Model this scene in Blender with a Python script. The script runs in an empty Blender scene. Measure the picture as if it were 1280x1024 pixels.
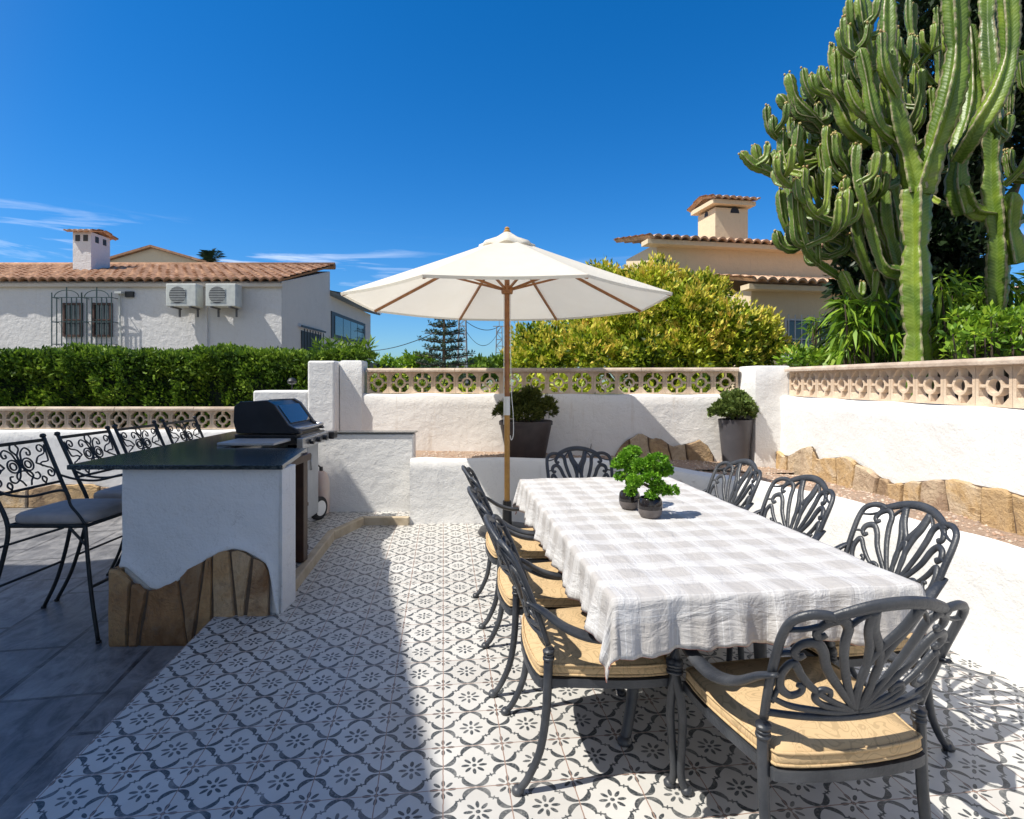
import bpy, math, random
import numpy as np
from mathutils import Vector, Matrix
random.seed(7); rng = np.random.default_rng(7)
S = bpy.context.scene
COL = S.collection
R = math.radians
pi = math.pi

# ---------------------------------------------------------------- camera
CAMZ, FP, HOR = 1.4, 711.0, 476.0
cd = bpy.data.cameras.new('camera'); cam = bpy.data.objects.new('camera', cd); COL.objects.link(cam)
cam.location = (0, 0, CAMZ); cam.rotation_euler = (R(90), 0, 0)
cd.sensor_width = 36; cd.lens = FP / 1280 * 36; cd.shift_y = -(512 - HOR) / 1280
cd.clip_start = .05; cd.clip_end = 3000
S.camera = cam
# ---------------------------------------------------------------- light
SUN = Vector((1, .39, -1.57)).normalized()           # travel direction
el = math.asin(-SUN.z); az = math.atan2(-SUN.x, -SUN.y)
w = bpy.data.worlds.new('World'); S.world = w; w.use_nodes = True
wt = w.node_tree; wt.nodes.clear()
wo = wt.nodes.new('ShaderNodeOutputWorld'); bg = wt.nodes.new('ShaderNodeBackground')
sky = wt.nodes.new('ShaderNodeTexSky'); sky.sky_type = 'NISHITA'; sky.sun_disc = False
sky.sun_elevation = el; sky.sun_rotation = az; sky.air_density = 1.0; sky.dust_density = .3; sky.ozone_density = 2.6
hs = wt.nodes.new('ShaderNodeHueSaturation'); hs.inputs['Saturation'].default_value = 1.42; hs.inputs['Value'].default_value = 1.0
wt.links.new(sky.outputs[0], hs.inputs['Color'])
bg.inputs['Strength'].default_value = .13
# wispy clouds low in the sky, laid out by direction
tc = wt.nodes.new('ShaderNodeTexCoord'); mp = wt.nodes.new('ShaderNodeMapping'); mp.inputs['Scale'].default_value = (1.1, 1.1, 13)
nz = wt.nodes.new('ShaderNodeTexNoise'); nz.inputs['Scale'].default_value = 2.6; nz.inputs['Detail'].default_value = 7; nz.inputs['Roughness'].default_value = .58; nz.inputs['Distortion'].default_value = .5
wt.links.new(tc.outputs['Generated'], mp.inputs[0]); wt.links.new(mp.outputs[0], nz.inputs[0])
cr = wt.nodes.new('ShaderNodeValToRGB'); cr.color_ramp.elements[0].position = .55; cr.color_ramp.elements[1].position = .72
wt.links.new(nz.outputs[0], cr.inputs[0])
sx = wt.nodes.new('ShaderNodeSeparateXYZ'); wt.links.new(tc.outputs['Generated'], sx.inputs[0])
CLR = sx
m1 = wt.nodes.new('ShaderNodeValToRGB')                 # band of elevation
e = m1.color_ramp.elements; e[0].position = .13; e[0].color = (0, 0, 0, 1); e[1].position = .18; e[1].color = (1, 1, 1, 1)
q = e.new(.205); q.color = (.7, .7, .7, 1); q = e.new(.245); q.color = (0, 0, 0, 1)
wt.links.new(sx.outputs[2], m1.inputs[0])
mm = wt.nodes.new('ShaderNodeMath'); mm.operation = 'MULTIPLY'; wt.links.new(cr.outputs[0], mm.inputs[0]); wt.links.new(m1.outputs[0], mm.inputs[1])
tn = wt.nodes.new('ShaderNodeMix'); tn.data_type = 'RGBA'; tn.blend_type = 'MULTIPLY'; tn.inputs[0].default_value = 1; wt.links.new(hs.outputs[0], tn.inputs[6]); 
tr_ = wt.nodes.new('ShaderNodeValToRGB'); te = tr_.color_ramp.elements; te[0].position = 0; te[0].color = (.40, .58, .84, 1); te[1].position = .55; te[1].color = (.46, .86, 1.0, 1)
te_ = te.new(.22); te_.color = (.52, .80, 1.0, 1)
mx = wt.nodes.new('ShaderNodeMix'); mx.data_type = 'RGBA'
az1 = wt.nodes.new('ShaderNodeMapRange'); az1.inputs[1].default_value = -.05; az1.inputs[2].default_value = -.30; az1.inputs[3].default_value = .15; az1.inputs[4].default_value = 1; wt.links.new(sx.outputs[0], az1.inputs[0])
m3 = wt.nodes.new('ShaderNodeMath'); m3.operation = 'MULTIPLY'; wt.links.new(mm.outputs[0], m3.inputs[0]); wt.links.new(az1.outputs[0], m3.inputs[1])
wt.links.new(m3.outputs[0], mx.inputs[0]); wt.links.new(sx.outputs[2], tr_.inputs[0]); wt.links.new(tr_.outputs[0], tn.inputs[7]); 
# paler, hazier sky on the sun's side (behind the camera to the left)
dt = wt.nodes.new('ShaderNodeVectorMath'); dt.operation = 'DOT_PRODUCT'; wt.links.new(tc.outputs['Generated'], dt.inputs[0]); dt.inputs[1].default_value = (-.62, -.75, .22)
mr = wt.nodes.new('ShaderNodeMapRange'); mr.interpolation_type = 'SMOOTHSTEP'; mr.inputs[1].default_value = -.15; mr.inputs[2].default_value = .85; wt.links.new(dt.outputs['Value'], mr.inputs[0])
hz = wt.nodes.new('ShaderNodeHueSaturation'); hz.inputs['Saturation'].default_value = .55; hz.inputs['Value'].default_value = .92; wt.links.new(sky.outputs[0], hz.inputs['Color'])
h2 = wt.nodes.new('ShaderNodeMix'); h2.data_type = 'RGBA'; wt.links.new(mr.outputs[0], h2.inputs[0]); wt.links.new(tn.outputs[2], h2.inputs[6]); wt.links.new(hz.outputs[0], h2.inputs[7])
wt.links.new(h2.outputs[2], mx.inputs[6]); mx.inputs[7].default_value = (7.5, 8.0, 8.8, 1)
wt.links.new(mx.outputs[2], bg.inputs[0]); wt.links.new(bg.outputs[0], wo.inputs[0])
ld = bpy.data.lights.new('sun', 'SUN'); ld.energy = 5.0; ld.angle = R(.55); ld.color = (1, .95, .86)
lo = bpy.data.objects.new('sun', ld); COL.objects.link(lo); lo.rotation_euler = SUN.to_track_quat('-Z', 'Y').to_euler(); lo.location = (-20, -8, 30)
S.view_settings.view_transform = 'Standard'; S.view_settings.look = 'None'; S.view_settings.exposure = 0.28; S.view_settings.gamma = 1
S.cycles.max_bounces = 7; S.cycles.transparent_max_bounces = 8

# ---------------------------------------------------------------- helpers
def at(px, py, Y):      # point seen at (px,py) at depth Y
    return Vector(((px - 640) / FP * Y, Y, CAMZ - (py - HOR) / FP * Y))
def gr(px, py, z=0):
    Y = (CAMZ - z) * FP / (py - HOR); return Vector(((px - 640) / FP * Y, Y, z))
def tag(o, label=None, cat=None, group=None, kind=None):
    if label: o['label'] = label
    if cat: o['category'] = cat
    if group: o['group'] = group
    if kind: o['kind'] = kind
    return o
def thing(name, label, cat, loc=(0, 0, 0), rz=0, group=None):
    o = bpy.data.objects.new(name, None); COL.objects.link(o); o.empty_display_size = .1
    o.location = loc; o.rotation_euler = (0, 0, rz); return tag(o, label, cat, group)
def dup(root, loc, rz, label=None, group=None):
    def cp(o, par):
        c = o.copy(); COL.objects.link(c); c.parent = par
        for ch in o.children: cp(ch, c)
        return c
    r = cp(root, None); r.location = loc; r.rotation_euler = (0, 0, rz)
    if label: r['label'] = label
    if group: r['group'] = group
    return r
class MB:
    def __init__(s): s.v = []; s.f = []; s.m = []; s.mi = 0
    def add(s, vs, fs):
        b = len(s.v); s.v += [tuple(v) for v in vs]; s.f += [tuple(i + b for i in f) for f in fs]; s.m += [s.mi] * len(fs); return s
    def box(s, c, d, rz=0, M=None):
        x, y, z = d[0] / 2, d[1] / 2, d[2] / 2
        T = Matrix.Translation(c) @ (M if M is not None else Matrix.Rotation(rz, 4, 'Z'))
        vs = [T @ Vector((a * x, b * y, cc * z)) for a in (-1, 1) for b in (-1, 1) for cc in (-1, 1)]
        return s.add(vs, [(0, 1, 3, 2), (4, 6, 7, 5), (0, 4, 5, 1), (2, 3, 7, 6), (0, 2, 6, 4), (1, 5, 7, 3)])
    def bar(s, a, b, wd, th, up=Vector((0, 0, 1))):      # rectangular bar a->b
        a = Vector(a); b = Vector(b); t = (b - a).normalized(); n = t.cross(up)
        if n.length < 1e-4: n = t.cross(Vector((1, 0, 0)))
        n.normalize(); u = n.cross(t)
        vs = [p + n * i * wd / 2 + u * j * th / 2 for p in (a, b) for i, j in ((-1, -1), (1, -1), (1, 1), (-1, 1))]
        return s.add(vs, [(3, 2, 1, 0), (4, 5, 6, 7), (0, 1, 5, 4), (1, 2, 6, 5), (2, 3, 7, 6), (3, 0, 4, 7)])
    def prism(s, poly, z0, z1):      # poly: ccw 2-D points
        n = len(poly); vs = [(p[0], p[1], z0) for p in poly] + [(p[0], p[1], z1) for p in poly]
        return s.add(vs, [tuple(range(n))[::-1], tuple(range(n, 2 * n))] + [(i, (i + 1) % n, n + (i + 1) % n, n + i) for i in range(n)])
    def tube(s, P, r, n=8, flat=1, up=None, caps=True, r2=None):
        # r: number or list; flat: thickness ratio across the 'up' direction
        P = [Vector(p) for p in P]; k = len(P)
        rs = [r] * k if not hasattr(r, '__len__') else r
        T = [(P[min(i + 1, k - 1)] - P[max(i - 1, 0)]).normalized() for i in range(k)]
        U = Vector(up) if up is not None else (Vector((0, 0, 1)) if abs(T[0].z) < .9 else Vector((1, 0, 0)))
        vs = []
        for i in range(k):
            a = U - T[i] * U.dot(T[i])
            if a.length < 1e-4: a = T[i].orthogonal()
            a.normalize(); b = T[i].cross(a)
            if up is None: U = a
            for j in range(n):
                th = 2 * pi * j / n
                vs.append(P[i] + b * math.cos(th) * rs[i] + a * math.sin(th) * rs[i] * flat)
        fs = [(i * n + j, i * n + (j + 1) % n, (i + 1) * n + (j + 1) % n, (i + 1) * n + j) for i in range(k - 1) for j in range(n)]
        if caps: fs += [tuple(range(n))[::-1], tuple((k - 1) * n + j for j in range(n))]
        return s.add(vs, fs)
    def lathe(s, prof, c=(0, 0, 0), n=24, cap=True):
        k = len(prof); vs = [(c[0] + r * math.cos(2 * pi * j / n), c[1] + r * math.sin(2 * pi * j / n), c[2] + z) for r, z in prof for j in range(n)]
        fs = [(i * n + j, i * n + (j + 1) % n, (i + 1) * n + (j + 1) % n, (i + 1) * n + j) for i in range(k - 1) for j in range(n)]
        if cap: fs += [tuple(range(n))[::-1], tuple((k - 1) * n + j for j in range(n))]
        return s.add(vs, fs)
    def grid(s, rows):
        a = len(rows); b = len(rows[0]); vs = [p for r in rows for p in r]
        return s.add(vs, [(i * b + j, i * b + j + 1, (i + 1) * b + j + 1, (i + 1) * b + j) for i in range(a - 1) for j in range(b - 1)])
    def build(s, name, mat, parent=None, smooth=False, bevel=0, seg=2, solid=0, sub=0):
        me = bpy.data.meshes.new(name); me.from_pydata(s.v, [], s.f)
        for m in (mat if isinstance(mat, (list, tuple)) else [mat]): me.materials.append(m)
        if isinstance(mat, (list, tuple)) and len(mat) > 1: me.polygons.foreach_set('material_index', s.m)
        me.update()
        if smooth: me.polygons.foreach_set('use_smooth', [True] * len(me.polygons)); 
        o = bpy.data.objects.new(name, me); COL.objects.link(o)
        if parent is not None: o.parent = parent
        if smooth == 'auto':
            import bmesh
            bm = bmesh.new(); bm.from_mesh(me)
            for ed in bm.edges:
                if len(ed.link_faces) == 2 and ed.calc_face_angle(0) > R(38): ed.smooth = False
            bm.to_mesh(me); bm.free()
        if sub: m = o.modifiers.new('s', 'SUBSURF'); m.levels = m.render_levels = sub
        if solid: m = o.modifiers.new('so', 'SOLIDIFY'); m.thickness = solid; m.offset = 0
        if bevel: m = o.modifiers.new('b', 'BEVEL'); m.width = bevel; m.segments = seg; m.limit_method = 'ANGLE'; m.angle_limit = R(40)
        return o
def spl(P, n=6):      # Catmull-Rom through points
    P = [Vector(p) for p in P]; out = []
    for i in range(len(P) - 1):
        a = P[i - 1] if i else P[i] * 2 - P[i + 1]; b = P[i]; c = P[i + 1]; d = P[i + 2] if i + 2 < len(P) else c * 2 - b
        for k in range(n):
            t = k / n; out.append(.5 * ((2 * b) + (c - a) * t + (2 * a - 5 * b + 4 * c - d) * t * t + (3 * b - a - 3 * c + d) * t ** 3))
    out.append(P[-1]); return out

# ---------------------------------------------------------------- material maths
class X:
    nt = None
    def __init__(s, k): s.k = k
    @staticmethod
    def op(o, *a):
        n = X.nt.nodes.new('ShaderNodeMath'); n.operation = o
        for i, x in enumerate(a):
            if isinstance(x, X): X.nt.links.new(x.k, n.inputs[i])
            else: n.inputs[i].default_value = x
        return X(n.outputs[0])
    def __add__(s, b): return X.op('ADD', s, b)
    __radd__ = __add__
    def __sub__(s, b): return X.op('SUBTRACT', s, b)
    def __rsub__(s, b): return X.op('SUBTRACT', b, s)
    def __mul__(s, b): return X.op('MULTIPLY', s, b)
    __rmul__ = __mul__
    def __truediv__(s, b): return X.op('DIVIDE', s, b)
    def lt(s, b): return X.op('LESS_THAN', s, b)
    def gt(s, b): return X.op('GREATER_THAN', s, b)
    def abs(s): return X.op('ABSOLUTE', s)
    def fl(s): return X.op('FLOOR', s)
    def mn(s, b): return X.op('MINIMUM', s, b)
    def mxx(s, b): return X.op('MAXIMUM', s, b)
    def sq(s): return s * s
def hyp(a, b): return X.op('SQRT', a.sq() + b.sq())
def newmat(name, rough=.6, spec=.5):
    m = bpy.data.materials.new(name); m.use_nodes = True; X.nt = m.node_tree
    p = m.node_tree.nodes['Principled BSDF']; p.inputs['Roughness'].default_value = rough; p.inputs['Specular IOR Level'].default_value = spec
    return m, m.node_tree, p
def coord(nt, kind='Object'):
    return nt.nodes.new('ShaderNodeTexCoord').outputs[kind]
def noise(nt, vec, scale, detail=4, rough=.55, dist=0, out=0):
    n = nt.nodes.new('ShaderNodeTexNoise'); n.inputs['Scale'].default_value = scale; n.inputs['Detail'].default_value = detail
    n.inputs['Roughness'].default_value = rough; n.inputs['Distortion'].default_value = dist
    if vec is not None: nt.links.new(vec, n.inputs['Vector'])
    return n.outputs[out]
def ramp(nt, fac, stops):
    n = nt.nodes.new('ShaderNodeValToRGB'); e = n.color_ramp.elements
    while len(e) < len(stops): e.new(.5)
    for i, (p, c) in enumerate(stops): e[i].position = p; e[i].color = (*c, 1) if len(c) == 3 else c
    nt.links.new(fac, n.inputs[0]); return n.outputs[0]
def mix(nt, fac, a, b, mode='MIX'):
    n = nt.nodes.new('ShaderNodeMix'); n.data_type = 'RGBA'; n.blend_type = mode
    for i, x in ((0, fac), (6, a), (7, b)):
        if isinstance(x, X): x = x.k
        if isinstance(x, bpy.types.NodeSocket): nt.links.new(x, n.inputs[i])
        elif i == 0: n.inputs[0].default_value = x
        else: n.inputs[i].default_value = (*x, 1)
    return n.outputs[2]
def bump(nt, p, h, strength=.3, dist=.01):
    n = nt.nodes.new('ShaderNodeBump'); n.inputs['Strength'].default_value = strength; n.inputs['Distance'].default_value = dist
    nt.links.new(h.k if isinstance(h, X) else h, n.inputs['Height']); nt.links.new(n.outputs[0], p.inputs['Normal']); return n
def mapping(nt, vec, scale=(1, 1, 1), rot=(0, 0, 0), loc=(0, 0, 0)):
    n = nt.nodes.new('ShaderNodeMapping'); n.inputs['Scale'].default_value = scale; n.inputs['Rotation'].default_value = rot; n.inputs['Location'].default_value = loc
    nt.links.new(vec, n.inputs[0]); return n.outputs[0]
def simple(name, c1, c2=None, rough=.5, scale=8, bs=0, bscale=60, bd=.004, spec=.5, metal=0):
    m, nt, p = newmat(name, rough, spec); co = coord(nt); p.inputs['Metallic'].default_value = metal
    if c2 is None: c2 = tuple(min(1, x * .8) for x in c1)
    nt.links.new(ramp(nt, noise(nt, co, scale, 5), [(.35, c1), (.68, c2)]), p.inputs['Base Color'])
    if bs: bump(nt, p, noise(nt, co, bscale, 5), bs, bd)
    return m
def plaster(name, base=(.84, .83, .81), stain=(.66, .60, .52), amt=.5, rough_bump=.5):
    m, nt, p = newmat(name, .85, .25); co = coord(nt)
    a = ramp(nt, noise(nt, co, 1.7, 6, .62, .3), [(.50, (0, 0, 0)), (.78, (amt,) * 3)])
    st = noise(nt, mapping(nt, co, (7, 7, .7)), 1.3, 5, .6)
    b = ramp(nt, st, [(.60, (0, 0, 0)), (.80, (amt * .8,) * 3)])
    c = mix(nt, a, base, tuple(x * .88 for x in base)); c = mix(nt, b, c, stain)
    fine = noise(nt, mapping(nt, co, (22, 22, 1.1)), 1.0, 5, .65, .2)
    c = mix(nt, ramp(nt, fine, [(.62, (0,) * 3), (.74, (.28,) * 3)]), c, tuple(x * .72 for x in stain))
    crk = (X(noise(nt, co, 1.9, 8, .62, 1.6)) - .5).abs().lt(.0016)
    c = mix(nt, crk * .4, c, tuple(x * .6 for x in stain))
    nt.links.new(c, p.inputs['Base Color'])
    h = X(noise(nt, co, 9, 4)) * 1.0 + X(noise(nt, co, 70, 5)) * .35 + X(noise(nt, mapping(nt, co, (3, 3, 6)), 1.3, 3, .5, 1.5)) * .4
    bump(nt, p, h, rough_bump, .02); return m
def leafmat(name, cols, rough=.5, trans=.25, scale=.9):
    m, nt, p = newmat(name, rough, .4)
    g = nt.nodes.new('ShaderNodeNewGeometry'); co = coord(nt)
    f = X(g.outputs['Random Per Island']) * .45 + X(noise(nt, co, scale, 3)) * 1.15 - .28
    n = len(cols); c = ramp(nt, f.k, [(.08 + .84 * i / (n - 1), cc) for i, cc in enumerate(cols)])
    nt.links.new(c, p.inputs['Base Color'])
    tr = nt.nodes.new('ShaderNodeBsdfTranslucent'); nt.links.new(c, tr.inputs[0])
    ms = nt.nodes.new('ShaderNodeMixShader'); ms.inputs[0].default_value = trans
    nt.links.new(p.outputs[0], ms.inputs[1]); nt.links.new(tr.outputs[0], ms.inputs[2])
    nt.links.new(ms.outputs[0], nt.nodes['Material Output'].inputs[0]); return m

# patio tile: painted quatrefoils with eight-petal flowers, grout joints
YAW = .12
cx_, sx_ = math.cos(YAW), math.sin(YAW)
TS, TP0 = .225, (-.1105, 1.848)
def tile_floor():
    m, nt, p = newmat('patterned_tile', .38, .5); co = coord(nt)
    sp = nt.nodes.new('ShaderNodeSeparateXYZ')
    wob = nt.nodes.new('ShaderNodeVectorMath'); wob.operation = 'MULTIPLY_ADD'
    nc = nt.nodes.new('ShaderNodeTexNoise'); nc.inputs['Scale'].default_value = 25; nt.links.new(co, nc.inputs['Vector'])
    nt.links.new(nc.outputs['Color'], wob.inputs[0]); wob.inputs[1].default_value = (.005, .005, 0); nt.links.new(co, wob.inputs[2])
    nt.links.new(wob.outputs[0], sp.inputs[0])
    x = X(sp.outputs[0]) - (TP0[0] + .0025); y = X(sp.outputs[1]) - (TP0[1] + .0025)
    u = (x * cx_ + y * sx_) / TS; v = (y * cx_ - x * sx_) / TS
    fu = u + .5; fv = v + .5; iu = fu.fl(); iv = fv.fl()
    X_ = (fu - iu - .5) * 2; Y_ = (fv - iv - .5) * 2; ax = X_.abs(); ay = Y_.abs()
    # ogee outlines
    def arc(cx, cy, mask):
        dx = ax - cx; dy = ay - cy; r = hyp(dx, dy); th = (dx * dy).abs() / (r.sq() + .001)   # 0..0.5, peak on the diagonal
        return (r - .385).abs().lt(th * .125 + .026) * mask
    A = arc(0, .548, ay.gt(.50)); B = arc(1, .452, ay.lt(.50))
    sl_ = ay - .5 + (ax - .5) * .35; C = (sl_.abs().lt(.030) * (ax - .5).abs().lt(.15)).mxx((ax - .5 - (ay - .5) * .3).abs().lt(.022) * (ay - .5).abs().lt(.075))
    def flower(cx, cy, rr):
        dx = ax - cx; dy = ay - cy; r = hyp(dx, dy)
        t = X.op('ARCTAN2', dy, dx); t8 = t / (pi / 4) + .5; k = (t8 - t8.fl() - .5) * (pi / 4)
        al = r * X.op('COSINE', k) - rr; pe = r * X.op('SINE', k)
        return ((al / .135).sq() + (pe / .058).sq()).lt(1).mxx(r.lt(.07))
    F = flower(0, 0, .285).mxx(flower(1, 1, .27))
    ink = A.mxx(B).mxx(C).mxx(F)
    wear = X(ramp(nt, noise(nt, co, 9, 4, .6), [(.28, (.68,) * 3), (.52, (1,) * 3)]))
    wear2 = X(ramp(nt, noise(nt, co, 120, 3, .6), [(.30, (.7,) * 3), (.5, (1,) * 3)]))
    base = ramp(nt, noise(nt, co, 3.5, 6, .6), [(.3, (.64, .63, .60)), (.7, (.53, .515, .485))])
    wn = nt.nodes.new('ShaderNodeTexWhiteNoise'); wn.noise_dimensions = '2D'
    cb = nt.nodes.new('ShaderNodeCombineXYZ'); nt.links.new(iu.k, cb.inputs[0]); nt.links.new(iv.k, cb.inputs[1]); nt.links.new(cb.outputs[0], wn.inputs[0])
    base = mix(nt, X(wn.outputs[0]) * .45, base, (.46, .44, .41))
    col = mix(nt, ink * wear * wear2, base, (.045, .052, .058))
    gd = ax.mxx(ay); gro = gd.gt(.982)
    col = mix(nt, gro, col, (.30, .20, .16)); nt.links.new(col, p.inputs['Base Color'])
    nt.links.new((X(noise(nt, co, 14, 4)) * .35 + .22).k, p.inputs['Roughness'])
    bump(nt, p, (1 - gro) * 1 + X(noise(nt, co, 30, 3)) * .3 + X(wn.outputs[0]) * .3, .35, .002)
    return m
def paving():
    m, nt, p = newmat('grey_paving', .45, .5); co = coord(nt)
    rc = mapping(nt, co, (1, 1, 1), (0, 0, R(90) - YAW - .06))
    br = nt.nodes.new('ShaderNodeTexBrick'); nt.links.new(rc, br.inputs['Vector']); br.inputs['Scale'].default_value = 1
    br.inputs['Brick Width'].default_value = .95; br.inputs['Row Height'].default_value = .50; br.inputs['Mortar Size'].default_value = .014; br.inputs['Mortar Smooth'].default_value = .2
    br.inputs['Color1'].default_value = (.17, .17, .178, 1); br.inputs['Color2'].default_value = (.25, .245, .245, 1); br.inputs['Mortar'].default_value = (.035, .035, .04, 1); br.offset = .37
    gn = noise(nt, mapping(nt, rc, (1.2, 3, 1)), 2.2, 8, .66, 1.6)
    c = mix(nt, ramp(nt, gn, [(.40, (0, 0, 0)), (.62, (.85,) * 3)]), br.outputs[0], (.07, .072, .08))
    c = mix(nt, ramp(nt, noise(nt, co, 5, 6, .7), [(.45, (0, 0, 0)), (.68, (.5,) * 3)]), c, (.38, .37, .36))
    nt.links.new(c, p.inputs['Base Color'])
    bump(nt, p, X(gn) * .5 + (1 - X(br.outputs[1])) * 1.2, .6, .008); return m
def stonemat(nm='ochre_stone', st=[(.12, (.20, .13, .085)), (.32, (.48, .34, .20)), (.48, (.56, .38, .19)), (.62, (.62, .49, .34)), (.85, (.36, .25, .17))], sc=4):
    m, nt, p = newmat(nm, .85, .25); g = nt.nodes.new('ShaderNodeObjectInfo'); co = coord(nt)
    f = X(g.outputs['Random']) * .62 + X(noise(nt, co, sc, 6, .65, .8)) * .8 - .22
    c = ramp(nt, f.k, st); c = mix(nt, ramp(nt, noise(nt, co, 22, 6, .7), [(.5, (0,) * 3), (.72, (.55,) * 3)]), c, (.24, .17, .12))
    nt.links.new(c, p.inputs['Base Color'])
    bump(nt, p, X(noise(nt, co, 6, 6, .65, 1.0)) + X(noise(nt, co, 45, 5, .7)) * .4, .9, .04); return m
def rooftile(name, c):
    m, nt, p = newmat(name, .8, .2); co = coord(nt)
    n = noise(nt, mapping(nt, co, (4.5, 4.5, 4.5)), 1.1, 4, .7)
    cc = ramp(nt, n, [(.25, tuple(x * .5 for x in c)), (.45, c), (.6, tuple(min(1, x * 1.35) for x in c)), (.75, (.55, .47, .38))])
    nt.links.new(cc, p.inputs['Base Color']); bump(nt, p, noise(nt, co, 30, 4), .4, .02); return m
def clothmat():
    m, nt, p = newmat('checked_linen', .9, .15); co = nt.nodes.new('ShaderNodeUVMap').outputs[0]
    sp = nt.nodes.new('ShaderNodeSeparateXYZ'); nt.links.new(co, sp.inputs[0])
    def band(a, per, w_, off=0):
        t = a / per + off; t = t - t.fl(); return (t - .5).abs().lt(w_)
    x = X(sp.outputs[0]); y = X(sp.outputs[1])
    bx = band(x, .155, .27); by = band(y, .155, .27)
    lx = band(x, .155, .012, .31).mxx(band(x, .155, .008, .25)); ly = band(y, .155, .012, .31).mxx(band(y, .155, .008, .25))
    l2 = band(x, .155, .010, .62).mxx(band(y, .155, .010, .62)).mxx(band(x, .155, .006, .5)).mxx(band(y, .155, .006, .5))
    wv = X(noise(nt, mapping(nt, co, (900, 60, 1)), 1, 2)) * .5 + X(noise(nt, mapping(nt, co, (60, 900, 1)), 1, 2)) * .5
    f = (bx + by) * .5 * (wv * 1.4 + .25)
    c = mix(nt, f, (.60, .59, .585), (.44, .418, .40)); c = mix(nt, lx.mxx(ly) * .45, c, (.46, .44, .43)); c = mix(nt, l2 * .6, c, (.74, .74, .74))
    nt.links.new(c, p.inputs['Base Color'])
    h = X(noise(nt, mapping(nt, co, (5, 2.2, 1)), 3, 5, .6, .6)) * 1 + wv * .05
    bump(nt, p, h + X(noise(nt, mapping(nt, co, (2, 6, 1)), 4, 4, .6, 1.2)) * .6, .75, .016); return m
def cushmat():
    m, nt, p = newmat('gold_leaf_fabric', .85, .15); co = coord(nt)
    n = X(noise(nt, co, 9, 1.2, .4, 1.4)); ln = (n - .5).abs().lt(.016).mxx((n - .6).abs().lt(.010)).mxx((n - .4).abs().lt(.012))
    n2 = X(noise(nt, co, 16, 1, .4, 2)); ln = ln.mxx((n2 - .5).abs().lt(.010) * n.gt(.5))
    c = mix(nt, ramp(nt, noise(nt, co, 5, 4), [(.35, (0, 0, 0)), (.7, (.6,) * 3)]), (.60, .43, .24), (.52, .365, .20))
    c = mix(nt, ln * .5, c, (.33, .24, .13)); nt.links.new(c, p.inputs['Base Color'])
    bump(nt, p, X(noise(nt, co, 350, 2)) * .3 + X(noise(nt, co, 12, 3)), .35, .006); return m
def cactusmat():
    m, nt, p = newmat('cactus_skin', .42, .5); co = coord(nt); uv = nt.nodes.new('ShaderNodeUVMap').outputs[0]
    sp = nt.nodes.new('ShaderNodeSeparateXYZ'); nt.links.new(uv, sp.inputs[0])
    u = X(sp.outputs[0]); vv = X(sp.outputs[1])
    c = ramp(nt, noise(nt, co, 1.6, 5, .6, .4), [(.30, (.030, .068, .008)), (.5, (.095, .165, .014)), (.72, (.26, .34, .03))])
    # pale herringbone veins and brown corky rib crests (u = 0 at the crest, 1 in the valley)
    ve = vv * 26 + u * 1.6; ve = ve - ve.fl()
    c = mix(nt, (ve - .5).abs().lt(.12) * .22 * u.gt(.1), c, (.32, .40, .10))
    c = mix(nt, u.lt(.16) * X(ramp(nt, noise(nt, co, 12, 3), [(.38, (0,) * 3), (.52, (.75,) * 3)])), c, (.36, .30, .20))
    c = mix(nt, ramp(nt, noise(nt, co, 3.2, 7, .7, .6), [(.60, (0,) * 3), (.72, (.6,) * 3)]), c, (.19, .15, .08))
    nt.links.new(c, p.inputs['Base Color'])
    bump(nt, p, (ve - .5).abs() * .4 + X(noise(nt, co, 30, 4)), .35, .012); return m
M = {}
M['tile'] = tile_floor(); M['pave'] = paving(); M['stone'] = stonemat(); M['cloth'] = clothmat(); M['cush'] = cushmat(); M['cactus'] = cactusmat()
M['brownstone'] = stonemat('brown_stone', [(.12, (.16, .075, .03)), (.32, (.44, .24, .11)), (.48, (.56, .34, .16)), (.62, (.62, .43, .25)), (.85, (.28, .14, .06))], 2.6)
M['wall'] = plaster('white_plaster', (.79, .78, .76), (.70, .66, .60), .22); M['wallback'] = plaster('stained_plaster', (.82, .79, .75), (.52, .40, .28), .55)
M['plasterhouse'] = plaster('house_plaster', (.70, .69, .68), (.5, .45, .4), .5, .8)
M['cream'] = plaster('cream_plaster', (.66, .60, .52), (.48, .42, .34), .6, .5)
M['sand'] = plaster('sand_plaster', (.72, .59, .41), (.5, .4, .28), .3, .4)
M['mortar'] = simple('mortar', (.16, .11, .075), (.10, .07, .045), .9, 12, .5, 40)
M['kerb'] = simple('beige_stone_kerb', (.55, .46, .33), (.42, .33, .22), .7, 9, .4, 40)
M['cast'] = simple('cast_stone', (.72, .57, .42), (.58, .43, .30), .85, 7, .6, 50, .01)
M['coping'] = simple('coping_stone', (.60, .49, .39), (.38, .29, .22), .85, 5, .6, 40, .01)
M['alu'] = simple('charcoal_cast_metal', (.020, .024, .032), (.062, .066, .074), .42, 9, .45, 90, .004, .6)
M['iron'] = simple('black_iron', (.010, .012, .012), (.022, .024, .024), .5, 30, .3, 150, .003)
M['greycush'] = simple('grey_cushion', (.46, .41, .38), (.38, .34, .32), .9, 14, .3, 300)
M['granite'] = simple('dark_granite', (.008, .012, .014), (.075, .09, .088), .16, 90, 0, 60, .004, .6)
M['granitelight'] = simple('grey_granite', (.05, .055, .055), (.11, .115, .115), .2, 120)
M['wood'] = simple('varnished_wood', (.36, .15, .045), (.24, .09, .028), .4, 25, .2, 80)
M['woodpale'] = simple('honey_wood', (.52, .28, .07), (.42, .21, .05), .45, 25, .2, 80)
M['darkpost'] = simple('dark_stained_wood', (.055, .022, .012), (.035, .014, .008), .5, 20, .4, 60)
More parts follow.
